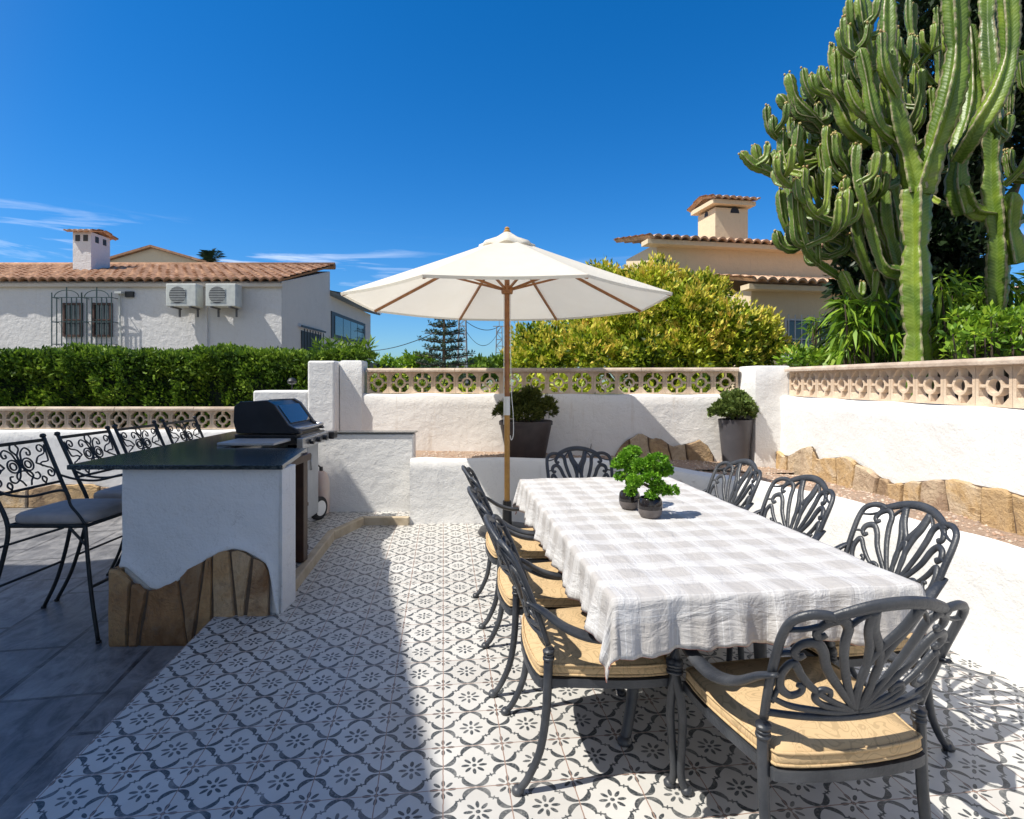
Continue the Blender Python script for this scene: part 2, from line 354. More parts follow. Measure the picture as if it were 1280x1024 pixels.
M['whiteplastic'] = simple('white_plastic', (.78, .78, .76), (.7, .7, .68), .4)
M['steel'] = simple('brushed_steel', (.45, .46, .48), (.36, .37, .39), .28, 30, .1, 100, .002, .5, .85)
M['enamel'] = simple('black_enamel', (.012, .012, .014), (.02, .02, .023), .3, 8, .08, 60)
M['panelgrey'] = simple('grey_panel', (.42, .43, .44), (.36, .37, .38), .45)
M['rubber'] = simple('rubber', (.02, .02, .02), (.03, .03, .03), .8)
M['pot'] = simple('dark_pot', (.045, .040, .045), (.06, .05, .055), .45, 6, .2, 50)
M['potgrey'] = simple('grey_pot', (.075, .072, .08), (.095, .09, .1), .55, 6, .2, 50)
M['bigpot'] = simple('brown_pot', (.055, .040, .038), (.035, .026, .025), .5, 9, .4, 50)
M['glaze'] = simple('black_glaze', (.012, .010, .010), (.03, .025, .023), .08, 10)
M['glazegrey'] = simple('grey_matt_glaze', (.12, .10, .095), (.15, .13, .12), .5, 20)
M['soil'] = simple('soil', (.05, .035, .025), (.03, .02, .015), .95, 30, .8, 80)
M['bark'] = simple('bark', (.12, .085, .06), (.07, .05, .035), .9, 18, .8, 40)
M['roofred'] = rooftile('terracotta_roof', (.33, .185, .11)); M['rooftan'] = rooftile('sandy_roof', (.50, .33, .22))
M['dark'] = simple('dark_interior', (.012, .012, .014), (.02, .02, .02), .5)
M['brownframe'] = simple('brown_frame', (.10, .05, .04), (.08, .04, .03), .5)
M['grille'] = simple('painted_grille', (.03, .07, .08), (.02, .05, .05), .5)
M['whitegrille'] = simple('white_grille', (.6, .62, .66), None, .5)
M['acwhite'] = simple('ac_casing', (.62, .64, .60), (.5, .52, .5), .45)
M['acdark'] = simple('ac_fan_grille', (.12, .12, .13), (.08, .08, .09), .5)
M['sheetblue'] = simple('sheet_roof', (.30, .38, .48), (.2, .27, .36), .35)
M['pole'] = simple('galvanised_lattice', (.28, .29, .30), None, .6)
M['groundearth'] = simple('dry_earth', (.25, .20, .14), (.16, .15, .09), .95, .6, .6, 8, .05)
M['gravel'] = simple('gravel_bed', (.46, .33, .24), (.30, .21, .15), .9, 45, 1, 70, .02)
M['bud'] = simple('yellow_bud', (.42, .36, .13), (.4, .25, .1), .6)
def glass():
    m, nt, p = newmat('window_glass', .05, .8); p.inputs['Base Color'].default_value = (.03, .04, .05, 1); return m
M['glass'] = glass()
def pebble():
    m, nt, p = newmat('pebbles', .8, .3); g = nt.nodes.new('ShaderNodeNewGeometry')
    nt.links.new(ramp(nt, g.outputs['Random Per Island'], [(0, (.55, .40, .30)), (.3, (.40, .25, .17)), (.6, (.62, .52, .42)), (1, (.30, .22, .18))]), p.inputs['Base Color']); return m
M['pebble'] = pebble()
def canvas():
    m, nt, p = newmat('cream_canvas', .9, .1); co = coord(nt)
    c = ramp(nt, noise(nt, co, 3, 4), [(.3, (.88, .84, .74)), (.7, (.85, .80, .69))]); nt.links.new(c, p.inputs['Base Color'])
    bump(nt, p, X(noise(nt, co, 4, 3)) + X(noise(nt, co, 300, 2)) * .05, .4, .03)
    tr = nt.nodes.new('ShaderNodeBsdfTranslucent'); nt.links.new(c, tr.inputs[0])
    ms = nt.nodes.new('ShaderNodeMixShader'); ms.inputs[0].default_value = .36
    nt.links.new(p.outputs[0], ms.inputs[1]); nt.links.new(tr.outputs[0], ms.inputs[2]); nt.links.new(ms.outputs[0], nt.nodes['Material Output'].inputs[0]); return m
M['canvas'] = canvas()
M['hedge'] = leafmat('hedge_leaves', [(.020, .045, .008), (.06, .13, .012), (.19, .31, .025), (.38, .50, .06)], .6, .3, 2.2)
M['bush'] = leafmat('yellow_green_leaves', [(.012, .03, .006), (.05, .10, .010), (.25, .35, .018), (.60, .64, .05), (.70, .62, .09)], .5, .3, 1.3)
M['bushbloom'] = leafmat('bush_blossom', [(.50, .52, .04), (.80, .72, .12), (.75, .45, .10)], .7, .3, 1.2)
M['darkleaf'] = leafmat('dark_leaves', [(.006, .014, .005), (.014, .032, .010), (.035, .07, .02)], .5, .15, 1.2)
M['lush'] = leafmat('lush_leaves', [(.02, .055, .008), (.08, .18, .012), (.23, .39, .025), (.42, .54, .05)], .45, .3, 1.5)
M['pine'] = leafmat('pine_needles', [(.012, .03, .016), (.03, .06, .03), (.05, .09, .04)], .6, .1, 1)
M['olive'] = leafmat('olive_leaves', [(.025, .035, .008), (.08, .10, .015), (.17, .18, .035)], .6, .2, 4)
M['jade'] = leafmat('jade_leaves', [(.05, .09, .02), (.14, .20, .045), (.24, .30, .08)], .4, .15, 8)
M['bonsai'] = leafmat('bonsai_leaves', [(.04, .12, .01), (.15, .36, .02), (.36, .60, .05)], .5, .25, 14)

# ---------------------------------------------------------------- ground
GZ = -.18
b = MB(); b.add([(-400, -300, -.6), (400, -300, -.6), (400, 900, -.6), (-400, 900, -.6)], [(0, 1, 2, 3)])
tag(b.build('ground', M['groundearth']), kind='structure')
b = MB(); b.add([(-16, -8, GZ), (-1, -8, GZ), (-1, 7.35, GZ), (-16, 7.35, GZ)], [(0, 1, 2, 3)])
tag(b.build('pavement', M['pave']), kind='structure')
# tiled terrace (one step above the grey paving)
tl = lambda Y: -1.77 - (Y - 3.36) * .117
b = MB(); poly = [(tl(-6), -6), (6, -6), (6, 3.0), (2.6, 5.2), (1.2, 5.9), (-2.3, 5.9), (-2.3, 3.5), (tl(3.5), 3.5)]
b.prism(poly, -.4, 0); tag(b.build('terrace_floor', M['tile'], bevel=.004), kind='structure')
# raised tiled platform with beige kerb
plat = [(-1.40, 3.44), (-1.56, 5.0), (-1.43, 5.50), (-1.0, 5.50), (-1.0, 5.80), (-2.35, 5.80), (-2.35, 3.5)]
inn = [(-1.465, 3.5), (-1.625, 5.01), (-1.475, 5.56), (-1.0, 5.56), (-1.0, 5.79), (-2.33, 5.79), (-2.33, 3.5)]
b = MB(); b.prism([(p[0], p[1]) for p in inn], -.05, .072); tag(b.build('platform_floor', M['tile']), kind='structure')
t = thing('stone_kerb', 'beige stone kerb edging the raised tiled platform under the grill', 'kerb')
for i in range(3):
    a, c = plat[i], plat[i + 1]; ai, ci = inn[i], inn[i + 1]
    g = .003
    b = MB(); b.prism([a, ai, ci, c][::-1], -.05, .078); b.build('kerb_stone', M['kerb'], t, bevel=.008)

# ---------------------------------------------------------------- walls with openwork balustrades
PITCH = .2645
def block_mb(h):
    b = MB(); w2 = PITCH / 2 - .001; d = .045; z0, z1 = 0, h; zc = h / 2; d = .030
    ow, oh, k = .108, h / 2 - .015, .046
    octo = [(ow, -(oh - k)), (ow, oh - k), (ow - k, oh), (-(ow - k), oh), (-ow, oh - k), (-ow, -(oh - k)), (-(ow - k), -oh), (ow - k, -oh)]
    out = [(w2, -h / 2), (w2, h / 2), (w2, h / 2), (-w2, h / 2), (-w2, h / 2), (-w2, -h / 2), (-w2, -h / 2), (w2, -h / 2)]
    out = [(w2, -(oh - k)), (w2, oh - k), (ow - k, h / 2), (-(ow - k), h / 2), (-w2, oh - k), (-w2, -(oh - k)), (-(ow - k), -h / 2), (ow - k, -h / 2)]
    cor = {1: (w2, h / 2), 3: (-w2, h / 2), 5: (-w2, -h / 2), 7: (w2, -h / 2)}
    vs = []; fs = []
    for y in (-d, d):
        vs += [(x, y, z + zc) for x, z in octo] + [(x, y, z + zc) for x, z in out] + [(cor[i][0], y, cor[i][1] + zc) for i in (1, 3, 5, 7)]
    ci = {1: 16, 3: 17, 5: 18, 7: 19}
    for i in range(8):
        j = (i + 1) % 8
        if i % 2 == 0: f = (i, 8 + i, 8 + j, j)
        else: f = (i, 8 + i, ci[i], 8 + j, j)
        fs.append(f); fs.append(tuple(x + 20 for x in f[::-1]))
        fs.append((i, j, j + 20, i + 20))
    b.add(vs, fs)
    # ring with four spokes
    n = 20; ro, ri, dd = .064, .045, .024
    vs = []; fs = []
    for y in (-dd, dd):
        for r in (ro, ri): vs += [(r * math.cos(2 * pi * i / n), y, zc + r * math.sin(2 * pi * i / n)) for i in range(n)]
    for i in range(n):
        j = (i + 1) % n
        fs += [(i, j, n + j, n + i), (2 * n + j, 2 * n + i, 3 * n + i, 3 * n + j), (j, i, 2 * n + i, 2 * n + j), (n + i, n + j, 3 * n + j, 3 * n + i)]
    b.add(vs, fs)
    for s_ in (-1, 1):
        b.box((s_ * (ro + ow) / 2, 0, zc), (ow - ro + .012, .05, .020)); b.box((0, 0, zc + s_ * (ro + oh) / 2), (.020, .05, oh - ro + .012))
    return b
_blk = {}
def balustrade(name, label, A, B, z0, h, cap=.045, group='openwork balustrades on the garden walls'):
    A = Vector((*A, 0)); B = Vector((*B, 0)); L = (B - A).length; d = (B - A) / L; rz = math.atan2(d.y, d.x)
    t = thing(name, label, 'balustrade', (A.x, A.y, z0), rz, group)
    n = max(1, round(L / PITCH)); 
    for i in range(n):
        if h not in _blk: o = block_mb(h).build('openwork_block', M['cast'], t, bevel=.003, seg=1); _blk[h] = o.data
        else:
            o = bpy.data.objects.new('openwork_block', _blk[h]); COL.objects.link(o); o.parent = t
        o.location = ((i + .5) * L / n, 0, 0); o.scale = (L / n / PITCH, 1, 1)
    b = MB(); nseg = max(1, round(L / 1.0))
    for i in range(nseg):
        a0, a1 = i * L / nseg + .002, (i + 1) * L / nseg - .002; y = .085
        pr = [(-y, 0), (-y, cap * .55), (-y * .8, cap), (y * .8, cap), (y, cap * .55), (y, 0)]
        vs = [(a, p, h + zz) for a in (a0, a1) for p, zz in pr]
        b.add(vs, [(0, 1, 2, 3, 4, 5), (11, 10, 9, 8, 7, 6)] + [(j, 6 + j, 6 + (j + 1) % 6, (j + 1) % 6) for j in range(6)])
    b.build('coping', M['coping'], t, bevel=.004)
    return t
def wallbody(name, label, A, B, z0, z1, th, mat, wav=.012, lip=True, bulge=0, cat='garden wall'):
    # hand-plastered wall: face A->B is the visible (front, right-hand side) face
    A = Vector((*A, 0)); B = Vector((*B, 0)); L = (B - A).length; d = (B - A) / L; nrm = Vector((d.y, -d.x, 0))
    nx = max(4, int(L / .12)); nzv = max(5, int((z1 - z0) / .10)); rows = []
    def o(s_, z): return wav * (math.sin(s_ * 2.3 + z * 1.7) + .6 * math.sin(s_ * 5.1 - z * 4.3 + 1) + .35 * math.sin(s_ * 11 + z * 9))
    prof = [(0, z0 + (z1 - .03 - z0) * k / nzv) for k in range(nzv + 1)] + [(-.012, z1 - .010), (-.035, z1), (-th + .035, z1), (-th + .01, z1 - .012), (-th, z1 - .04), (-th, z0)]
    for off, z in prof:
        rows.append([A + d * (L * i / nx) + nrm * (off + (o(L * i / nx, z) if off > -.05 else 0)) + Vector((0, 0, z + (wav * .5 * math.sin(i * .9) if z > z1 - .05 else 0))) for i in range(nx + 1)])
    b = MB(); b.grid(rows); n = nx + 1; k = len(rows)
    b.f.append(tuple(i * n for i in range(k))); b.f.append(tuple(i * n + nx for i in range(k))[::-1]); b.m += [0, 0]
    ob = b.build(name, mat, None, smooth='auto'); return tag(ob, label, cat)
BA, BB = (-1.98, 6.87), (2.60, 6.45)
BZ = 1.245; BH = .255
wallbody('garden_wall', 'long white plaster back wall with stains behind the parasol and the big pot', (-2.05, 6.76), (2.75, 6.34), -.3, BZ, .24, M['wallback'], .010)
balustrade('balustrade', 'sandy openwork balustrade on the back wall behind the parasol', (-1.74, 6.86), (2.56, 6.46), BZ + .004, BH)
# pillars at the ends
def pillar(label, cx, cy, wx, wy, z0, z1, rz=0, name='wall_pillar'):
    b = MB(); n = 7; rows = []
    zs = [z0 + (z1 - .02 - z0) * i / 10 for i in range(11)] + [z1 - .004, z1]
    pts = []
    for zi, z in enumerate(zs):
        ins = 0 if zi < 11 else (.01 if zi == 11 else .03); row = []
        for k in range(28):
            side = k // 7; f = (k % 7) / 7
            c = [(-1, -1), (1, -1), (1, 1), (-1, 1), (-1, -1)]
            x = c[side][0] + (c[side + 1][0] - c[side][0]) * f; y = c[side][1] + (c[side + 1][1] - c[side][1]) * f
            if k % 7 == 0: x *= .985; y *= .985
            wob = 1 + .012 * math.sin(z * 5 + k) / 1
            row.append((cx + (x * (wx / 2 - ins)) * wob, cy + y * (wy / 2 - ins) * wob, z))
        rows.append(row)
    vs = [p for r in rows for p in r]; fs = [(i * 28 + j, i * 28 + (j + 1) % 28, (i + 1) * 28 + (j + 1) % 28, (i + 1) * 28 + j) for i in range(len(rows) - 1) for j in range(28)]
    fs.append(tuple(11 * 28 + 28 + j for j in range(28)) if len(rows) > 12 else tuple((len(rows) - 1) * 28 + j for j in range(28)))
    b.add(vs, fs); o = b.build(name, M['wall'], None, smooth='auto'); return tag(o, label, 'pillar')
pillar('white square corner pillar between the back balustrade and the right balustrade', 2.765, 6.26, .37, .46, -.3, 1.56)
pillar('white wall pillar at the left end of the back balustrade', -1.905, 6.86, .26, .28, -.3, 1.64)
# stepped fin wall to the left
b = MB(); b.prism([(-2.36, 6.56), (-2.045, 6.56), (-2.045, 6.995), (-2.36, 6.995)], -.3, 1.63)
b.prism([(-3.0, 6.58), (-2.362, 6.58), (-2.362, 6.99), (-3.0, 6.99)], -.3, 1.285)
tag(b.build('stepped_wall', M['wall'], bevel=.025, seg=3), 'white stepped plaster wall end with a lower shelf beside the hedge', 'garden wall')
# right wall
wallbody('garden_wall', 'tall bright white plaster wall with ochre stones at its foot on the right', (2.85, 6.3), (2.85, -1.5), -.3, 1.235, .26, M['wall'], .010)
balustrade('balustrade', 'sandy openwork balustrade on the right hand wall below the cactus', (2.965, 6.02), (2.965, -1.5), 1.24, BH)
# left wall
wallbody('garden_wall', 'white plaster wall behind the row of bar stools', (-12, 7.10), (-2.98, 7.10), GZ - .1, .785, .24, M['wall'], .008)
balustrade('balustrade', 'low sandy openwork balustrade behind the bar stools in front of the hedge', (-11.9, 7.2), (-3.0, 7.2), .79, .235)
# low curved planter wall
def lowwall():
    P = [(-1.0, 5.57), (-.6, 5.58), (0, 5.58), (.6, 5.56), (1.0, 5.40), (1.36, 5.05), (1.72, 4.60), (1.98, 4.15), (2.15, 3.65), (2.28, 3.0), (2.36, 2.5), (2.46, 1.6), (2.52, .6), (2.55, -1.5)]
    C = spl([Vector((x, y, 0)) for x, y in P], 8); n = len(C); prof = [(.015, -.05), (.006, .03), (0, .12), (0, .35), (0, .52), (.0, .575), (-.02, .612), (-.06, .628), (-.12, .628), (-.15, .60), (-.16, .30)]
    rows = []
    for off, z in prof:
        row = []
        for i, p in enumerate(C):
            t_ = (C[min(i + 1, n - 1)] - C[max(i - 1, 0)]).normalized(); nr = Vector((t_.y, -t_.x, 0))
            wv = .004 * math.sin(i * .35 + z * 3) + .002 * math.sin(i * .8 - z * 6)
            zz = z * (1 - .05 * min(1, max(0, (5.5 - p.y) / 2.5))) if z > .1 else z
            if z > .5: zz += .006 * math.sin(i * .53)
            row.append(p + nr * (off + wv) + Vector((0, 0, zz)))
        rows.append(row)
    b = MB(); b.grid(rows); k = len(rows); b.f.append(tuple(i * n for i in range(k))); b.m.append(0)
    tag(b.build('planter_wall', M['wall'], smooth='auto'), 'low white curved planter wall holding the gravel bed around the dining table', 'garden wall'); return C
LW = lowwall()
# gravel bed: sheet + pebbles
def gz(x, y): return .578 - .036 * max(0, x) * min(1, max(.3, (y - 3) / 2.5)) + .01 * math.sin(x * 7) * math.sin(y * 9)
b = MB(); rows = []
for i in range(60):
    x = -2.0 + 4.85 * i / 59; rows.append([(x, y, gz(x, y)) for y in np.linspace(-1.5, 6.9, 90)])
# keep only cells behind the planter wall
def behind(x, y):
    yy = None
    if x < .6: return y > 5.66
    for i in range(len(LW) - 1):
        a, c = LW[i], LW[i + 1]
        if (c - a).length > 0 and min(a.y, c.y) <= y <= max(a.y, c.y) and abs(a.y - c.y) > 1e-5:
            f = (y - a.y) / (c.y - a.y); return x > a.x + (c.x - a.x) * f + .10
    return y > 5.66
fs = []; 
for i in range(59):
    for j in range(89):
        p = rows[i][j]
        if behind(p[0] + .08, p[1] + .05) and not (p[0] < -1.06 and p[1] < 5.9): fs.append((i * 90 + j, (i + 1) * 90 + j, (i + 1) * 90 + j + 1, i * 90 + j + 1))
b.add([p for r in rows for p in r], fs)
tag(b.build('gravel_bed', M['gravel'], smooth=True), kind='structure')
b = MB()
for _ in range(9000):
    x = random.uniform(-1.0, 2.82); y = random.uniform(1.6, 6.6)
    if not behind(x, y): continue
    r = random.uniform(.006, .016); z = gz(x, y) + .002; a = random.random() * 6; k = [random.uniform(.7, 1.2) for _ in range(6)]
    vs = [(x + r * k[0] * math.cos(a), y + r * math.sin(a), z), (x - r * k[1] * math.sin(a), y + r * k[1] * math.cos(a), z), (x - r * k[2] * math.cos(a), y - r * math.sin(a), z), (x + r * k[3] * math.sin(a), y - r * math.cos(a), z), (x, y, z + r * .75 * k[4]), (x, y, z - r)]
    b.add(vs, [(0, 1, 4), (1, 2, 4), (2, 3, 4), (3, 0, 4), (1, 0, 5), (2, 1, 5), (3, 2, 5), (0, 3, 5)])
tag(b.build('pebbles', M['pebble']), 'loose pinkish gravel pebbles spread behind the low planter wall', 'gravel', kind='stuff')

# irregular stones at a wall foot
def onwall(px, py, A, B):
    k = (px - 640) / FP; ax, ay = A; dx, dy = B[0] - ax, B[1] - ay; L = math.hypot(dx, dy)
    t = (k * ay - ax) / (dx - k * dy); Y = ay + t * dy; return t * L, CAMZ - (py - HOR) / FP * Y
def stones(name, label, A, B, top, zb, cuts, th=.035, seed=1, back=True, sm_=None):
    rnd = random.Random(seed); A3 = Vector((*A, 0)); L = math.hypot(B[0] - A[0], B[1] - A[1]); d = (Vector((*B, 0)) - A3) / L; nr = Vector((d.y, -d.x, 0))
    t = thing(name, label, 'stone facing')
    top = sorted(top)
    def tz(s_):
        if s_ <= top[0][0]: return top[0][1]
        for i in range(len(top) - 1):
            if s_ <= top[i + 1][0]: f = (s_ - top[i][0]) / (top[i + 1][0] - top[i][0] + 1e-9); return top[i][1] + (top[i + 1][1] - top[i][1]) * f
        return top[-1][1]
    W = lambda s_, z, o: A3 + d * s_ + nr * o + Vector((0, 0, z))
    bk = MB(); sm = np.linspace(cuts[0], cuts[-1], 50)
    if back:
        bk.grid([[W(s_, zb(s_) if callable(zb) else zb, th * .45) for s_ in sm], [W(s_, tz(s_) - .004, th * .45) for s_ in sm]])
        bk.build('mortar_bed', M['mortar'], t)
    sl = [rnd.uniform(-.07, .07) for _ in cuts]; sl[0] = sl[-1] = 0
    for i in range(len(cuts) - 1):
        s0, s1 = cuts[i], cuts[i + 1]; g = .008; pts = []
        z00 = zb(s0) if callable(zb) else zb; z01 = zb(s1) if callable(zb) else zb
        m = max(3, int((s1 - s0) / .045))
        for k in range(m + 1):
            f = k / m; s_ = s0 + g + (s1 - s0 - 2 * g) * f - sl[i] * (1 - f) * .5 - sl[i + 1] * f * .5; pts.append((s_, max(tz(s_) - .012 + .014 * math.sin(pi * f) + rnd.uniform(-.006, .004), z00 + .015)))
        for k in range(1, 4):
            f = k / 4; pts.append((s1 - g + sl[i + 1] * (f - .5) + rnd.uniform(-.006, .004), pts[m][1] + (z01 - pts[m][1]) * f))
        pts.append((s1 - g + sl[i + 1] * .5, z01)); pts.append((s0 + g + sl[i] * .5, z00)); p0 = pts[0][1]
        for k in range(1, 4):
            f = k / 4; pts.append((s0 + g + sl[i] * (.5 - f) + rnd.uniform(-.004, .006), z00 + (p0 - z00) * f))
        c = (sum(p[0] for p in pts) / len(pts), sum(p[1] for p in pts) / len(pts)); n = len(pts); o = th * rnd.uniform(.8, 1.25)
        b = MB(); vs = [W(p[0], p[1], 0) for p in pts] + [W(p[0], p[1], o * .7) for p in pts]
        sh = lambda p, k: (c[0] + (p[0] - c[0]) * k, c[1] + (p[1] - c[1]) * k)
        vs += [W(*sh(p, .93), o) for p in pts] + [W(*sh(p, .5), o + rnd.uniform(-.004, .006)) for p in pts] + [W(c[0], c[1], o)]
        fs = [(a * n + k, a * n + (k + 1) % n, (a + 1) * n + (k + 1) % n, (a + 1) * n + k) for a in range(3) for k in range(n)] + [(3 * n + k, 3 * n + (k + 1) % n, 4 * n) for k in range(n)]
        b.add(vs, fs); b.build('stone', sm_ or M['stone'], t, smooth='auto')
    return t
RA, RB = (2.845, 6.3), (2.845, -1.5)
tp = [onwall(x, y, RA, RB) for x, y in [(950, 566), (965, 556), (985, 571), (1003, 562), (1018, 556), (1024, 574), (1060, 570), (1078, 580), (1100, 594), (1122, 605), (1140, 602), (1165, 600), (1195, 598), (1225, 606), (1262, 612), (1279, 618)]]
tp = [(.02, .50)] + tp + [(3.5, .78), (3.9, .70), (4.3, .82), (4.8, .72), (5.4, .85), (6, .7)]
cu = [.03] + [onwall(x, 600, RA, RB)[0] for x in (966, 987, 1020, 1050, 1072, 1100, 1118, 1133, 1155, 1190, 1232, 1275)] + [3.6, 4.1, 4.5, 5.1, 5.7]
stones('stone_facing', 'wavy row of ochre stones at the foot of the right white wall', RA, RB, tp, .40, cu, .04, 3)
A2, B2 = (-2.05, 6.745), (2.75, 6.325)
tp = [onwall(x, y, A2, B2) for x, y in [(766, 574), (772, 563), (783, 550), (801, 541), (814, 548), (826, 548), (840, 558), (862, 553), (874, 550), (884, 556), (893, 572)]]
cu = [onwall(x, 560, A2, B2)[0] for x in (767, 788, 812, 838, 858, 892)]
stones('stone_facing', 'short hump of ochre stones on the back wall behind the bonsai pots', A2, B2, tp, .42, cu, .035, 5)
A4, B4 = (-12, 7.09), (-3, 7.09)
tp = []; s_ = 3.6
rr = random.Random(4)
while s_ < 8.9: tp.append((s_, rr.uniform(.0, .14))); s_ += rr.uniform(.25, .5)
cu = [3.6]
while cu[-1] < 8.5: cu.append(cu[-1] + rr.uniform(.28, .5))
stones('stone_facing', 'ochre stones at the foot of the white wall behind the bar stools', A4, B4, tp, GZ, cu, .035, 6)

# grill recess wall panel
b = MB(); b.box((-1.52, 5.84, .46), (1.04, .16, .80)); o = b.build('low_wall', M['wall'], bevel=.012, seg=2); tag(o, 'low white wall panel with thin dark cap behind the gas bottle', 'garden wall')
b = MB(); b.box((-1.52, 5.845, .872), (1.07, .20, .016)); c = b.build('cap_slab', M['granitelight'], o, bevel=.003)

# ---------------------------------------------------------------- bar counter
t = thing('bar_counter', 'white L shaped outdoor bar counter with dark granite top and stone foot', 'counter')
def wavyface():
    b = MB(); A, B = (-2.40, 3.41), (-1.39, 3.41)
    tpx = [(133, 708), (148, 708), (165, 722), (180, 735), (195, 736), (212, 728), (232, 713), (255, 697), (275, 688), (290, 685), (305, 688), (320, 696), (332, 703), (338, 715), (341, 740), (345, 765)]
    return [onwall(x, y, A, B) for x, y in tpx]
ft = wavyface()
b = MB()
b.box((-1.865, 3.53, .34), (.95, .20, 1.06)); b.build('front_panel', M['wall'], t, bevel=.01, seg=3)
b = MB(); b.box((-2.22, 4.62, .34), (.24, 1.97, 1.06)); b.build('side_panel', M['wall'], t, bevel=.01)
# plaster skin ending in a wave over the stones
b = MB(); xs = np.linspace(0, 1.01, 60); rows = []
def fz(s_):
    for i in range(len(ft) - 1):
        if s_ <= ft[i + 1][0]: f = (s_ - ft[i][0]) / (ft[i + 1][0] - ft[i][0] + 1e-9); return ft[i][1] + (ft[i + 1][1] - ft[i][1]) * max(0, min(1, f))
    return 0
def wob(s_, z): return .004 * math.sin(s_ * 9 + z * 7)
xl = lambda s_: -2.335 + (s_ / 1.01) * (2.335 - 1.385)
prof = [(1.0, 0), (.86, 0), (.7, 0), (.5, 0), (.3, .002), (.15, .008), (.07, .018), (.02, .028), (0, .022), (-.01, 0)]
for f, off in prof:
    rows.append([(xl(s_), 3.428 - off - .02 + wob(s_, f), (fz(s_) + (.868 - fz(s_)) * f) if f >= 0 else fz(s_) + .004) for s_ in xs])
b.grid(rows)
b.f.append(tuple(i * 60 + 59 for i in range(8))); b.m.append(0)
b.build('plaster_face', M['wall'], t, smooth=True)
b = MB(); b.box((-1.388, 3.525, .434), (.014, .215, .868)); b.build('plaster_end', M['wall'], t, bevel=.004)
b = MB(); b.prism([(-2.64, 3.37), (-1.36, 3.37), (-1.52, 4.22), (-2.16, 4.22), (-2.16, 5.62), (-2.76, 5.62)], .872, .900); b.build('granite_top', M['granite'], t, bevel=.004)
b = MB(); b.box((-1.555, 4.17, .475), (.085, .085, .79)); b.build('wooden_post', M['darkpost'], t, bevel=.004)
b = MB(); b.box((-1.50, 3.9, .845), (.05, .56, .05)); b.build('wooden_beam', M['darkpost'], t, bevel=.004)
b = MB(); b.box((-1.78, 4.14, .12), (.42, .5, .03)); b.box((-1.78, 4.14, .45), (.42, .5, .025)); b.build('shelf', M['darkpost'], t)
AC, BC = (-2.40, 3.41), (-1.39, 3.41)
cu = [.0] + [onwall(x, 760, AC, BC)[0] for x in (166, 182, 232, 251, 268, 296, 311, 339)]
st = stones('stone_facing', 'brown stones at the foot of the white bar counter', AC, BC, ft, lambda s_: GZ, cu, .035, 9, sm_=M['brownstone'])
# left return of the stone foot
b = MB(); b.box((-2.385, 3.52, .05), (.06, .22, .44)); b.build('corner_stone', M['brownstone'], st, bevel=.012)
tag(st, cat='stone facing')

# ---------------------------------------------------------------- gas grill
t = thing('gas_grill', 'black gas grill with glass fronted lid standing behind the bar counter', 'grill', (0, 0, 0))
def gp(xz, y0, y1):
    n = len(xz); vs = [(x, y0, z) for x, z in xz] + [(x, y1, z) for x, z in xz]
    return vs, [tuple(range(n)), tuple(range(n, 2 * n))[::-1]] + [(i, n + i, n + (i + 1) % n, (i + 1) % n) for i in range(n)]
Y0, Y1 = 4.74, 5.36
lid = [(-2.30, .96), (-2.325, 1.06), (-2.32, 1.18), (-2.27, 1.225), (-2.04, 1.235), (-1.98, 1.20), (-1.86, 1.03), (-1.78, .985), (-1.76, .955)]
b = MB(); b.add(*gp(lid[::-1], Y0, Y0 + .05)); b.add(*gp(lid[::-1], Y1 - .05, Y1))
ins = [(-2.32, .96), (-2.33, 1.06), (-2.315, 1.19), (-2.26, 1.222), (-2.045, 1.222), (-1.992, 1.19), (-1.872, 1.02), (-1.80, .975), (-1.79, .955)]
b.add(*gp(ins[::-1], Y0 + .05, Y1 - .05)); b.build('lid', M['enamel'], t, bevel=.008)
b = MB(); u = Vector((-1.862 + 1.99, 0, 1.025 - 1.195)); n_ = Vector((.17, 0, .128)).normalized() * .006
b.add([Vector((-1.984, Y0 + .08, 1.188)) + n_, Vector((-1.984, Y1 - .08, 1.188)) + n_, Vector((-1.878, Y1 - .08, 1.04)) + n_, Vector((-1.878, Y0 + .08, 1.04)) + n_,
       Vector((-1.984, Y0 + .08, 1.188)), Vector((-1.984, Y1 - .08, 1.188)), Vector((-1.878, Y1 - .08, 1.04)), Vector((-1.878, Y0 + .08, 1.04))], [(0, 3, 2, 1), (4, 5, 6, 7), (0, 1, 5, 4), (1, 2, 6, 5), (2, 3, 7, 6), (3, 0, 4, 7)])
m, nt, p = newmat('lid_glass', .04, .9); p.inputs['Base Color'].default_value = (.10, .12, .14, 1); p.inputs['Metallic'].default_value = .6
b.build('lid_window', m, t)
b = MB(); b.tube(spl([(-1.86, Y0 + .03, 1.0), (-1.78, Y0 + .05, 1.0), (-1.755, Y0 + .14, 1.0), (-1.755, Y1 - .14, 1.0), (-1.78, Y1 - .05, 1.0), (-1.86, Y1 - .03, 1.0)], 5), .014, 8); b.build('lid_handle', M['steel'], t, smooth=True)
b = MB(); b.box((-2.06, 5.05, .905), (.52, .60, .09)); b.box((-1.785, 5.05, .905), (.05, .62, .07)); b.build('fire_box', M['enamel'], t, bevel=.01)
b = MB(); b.box((-1.735, 4.98, .885), (.05, .66, .085)); b.build('control_panel', M['steel'], t, bevel=.006)
for k in range(3):
    b = MB(); b.tube([(-1.71, 4.82 + k * .17, .885), (-1.675, 4.82 + k * .17, .885)], .022, 14); b.build('control_knob', M['enamel'], t, smooth='auto', bevel=.003)
b = MB(); b.box((-2.05, 4.54, .912), (.44, .34, .022)); b.build('side_shelf', M['panelgrey'], t, bevel=.006)
b = MB(); b.box((-1.74, 5.42, .885), (.12, .12, .07)); b.build('side_burner', M['enamel'], t, bevel=.01)
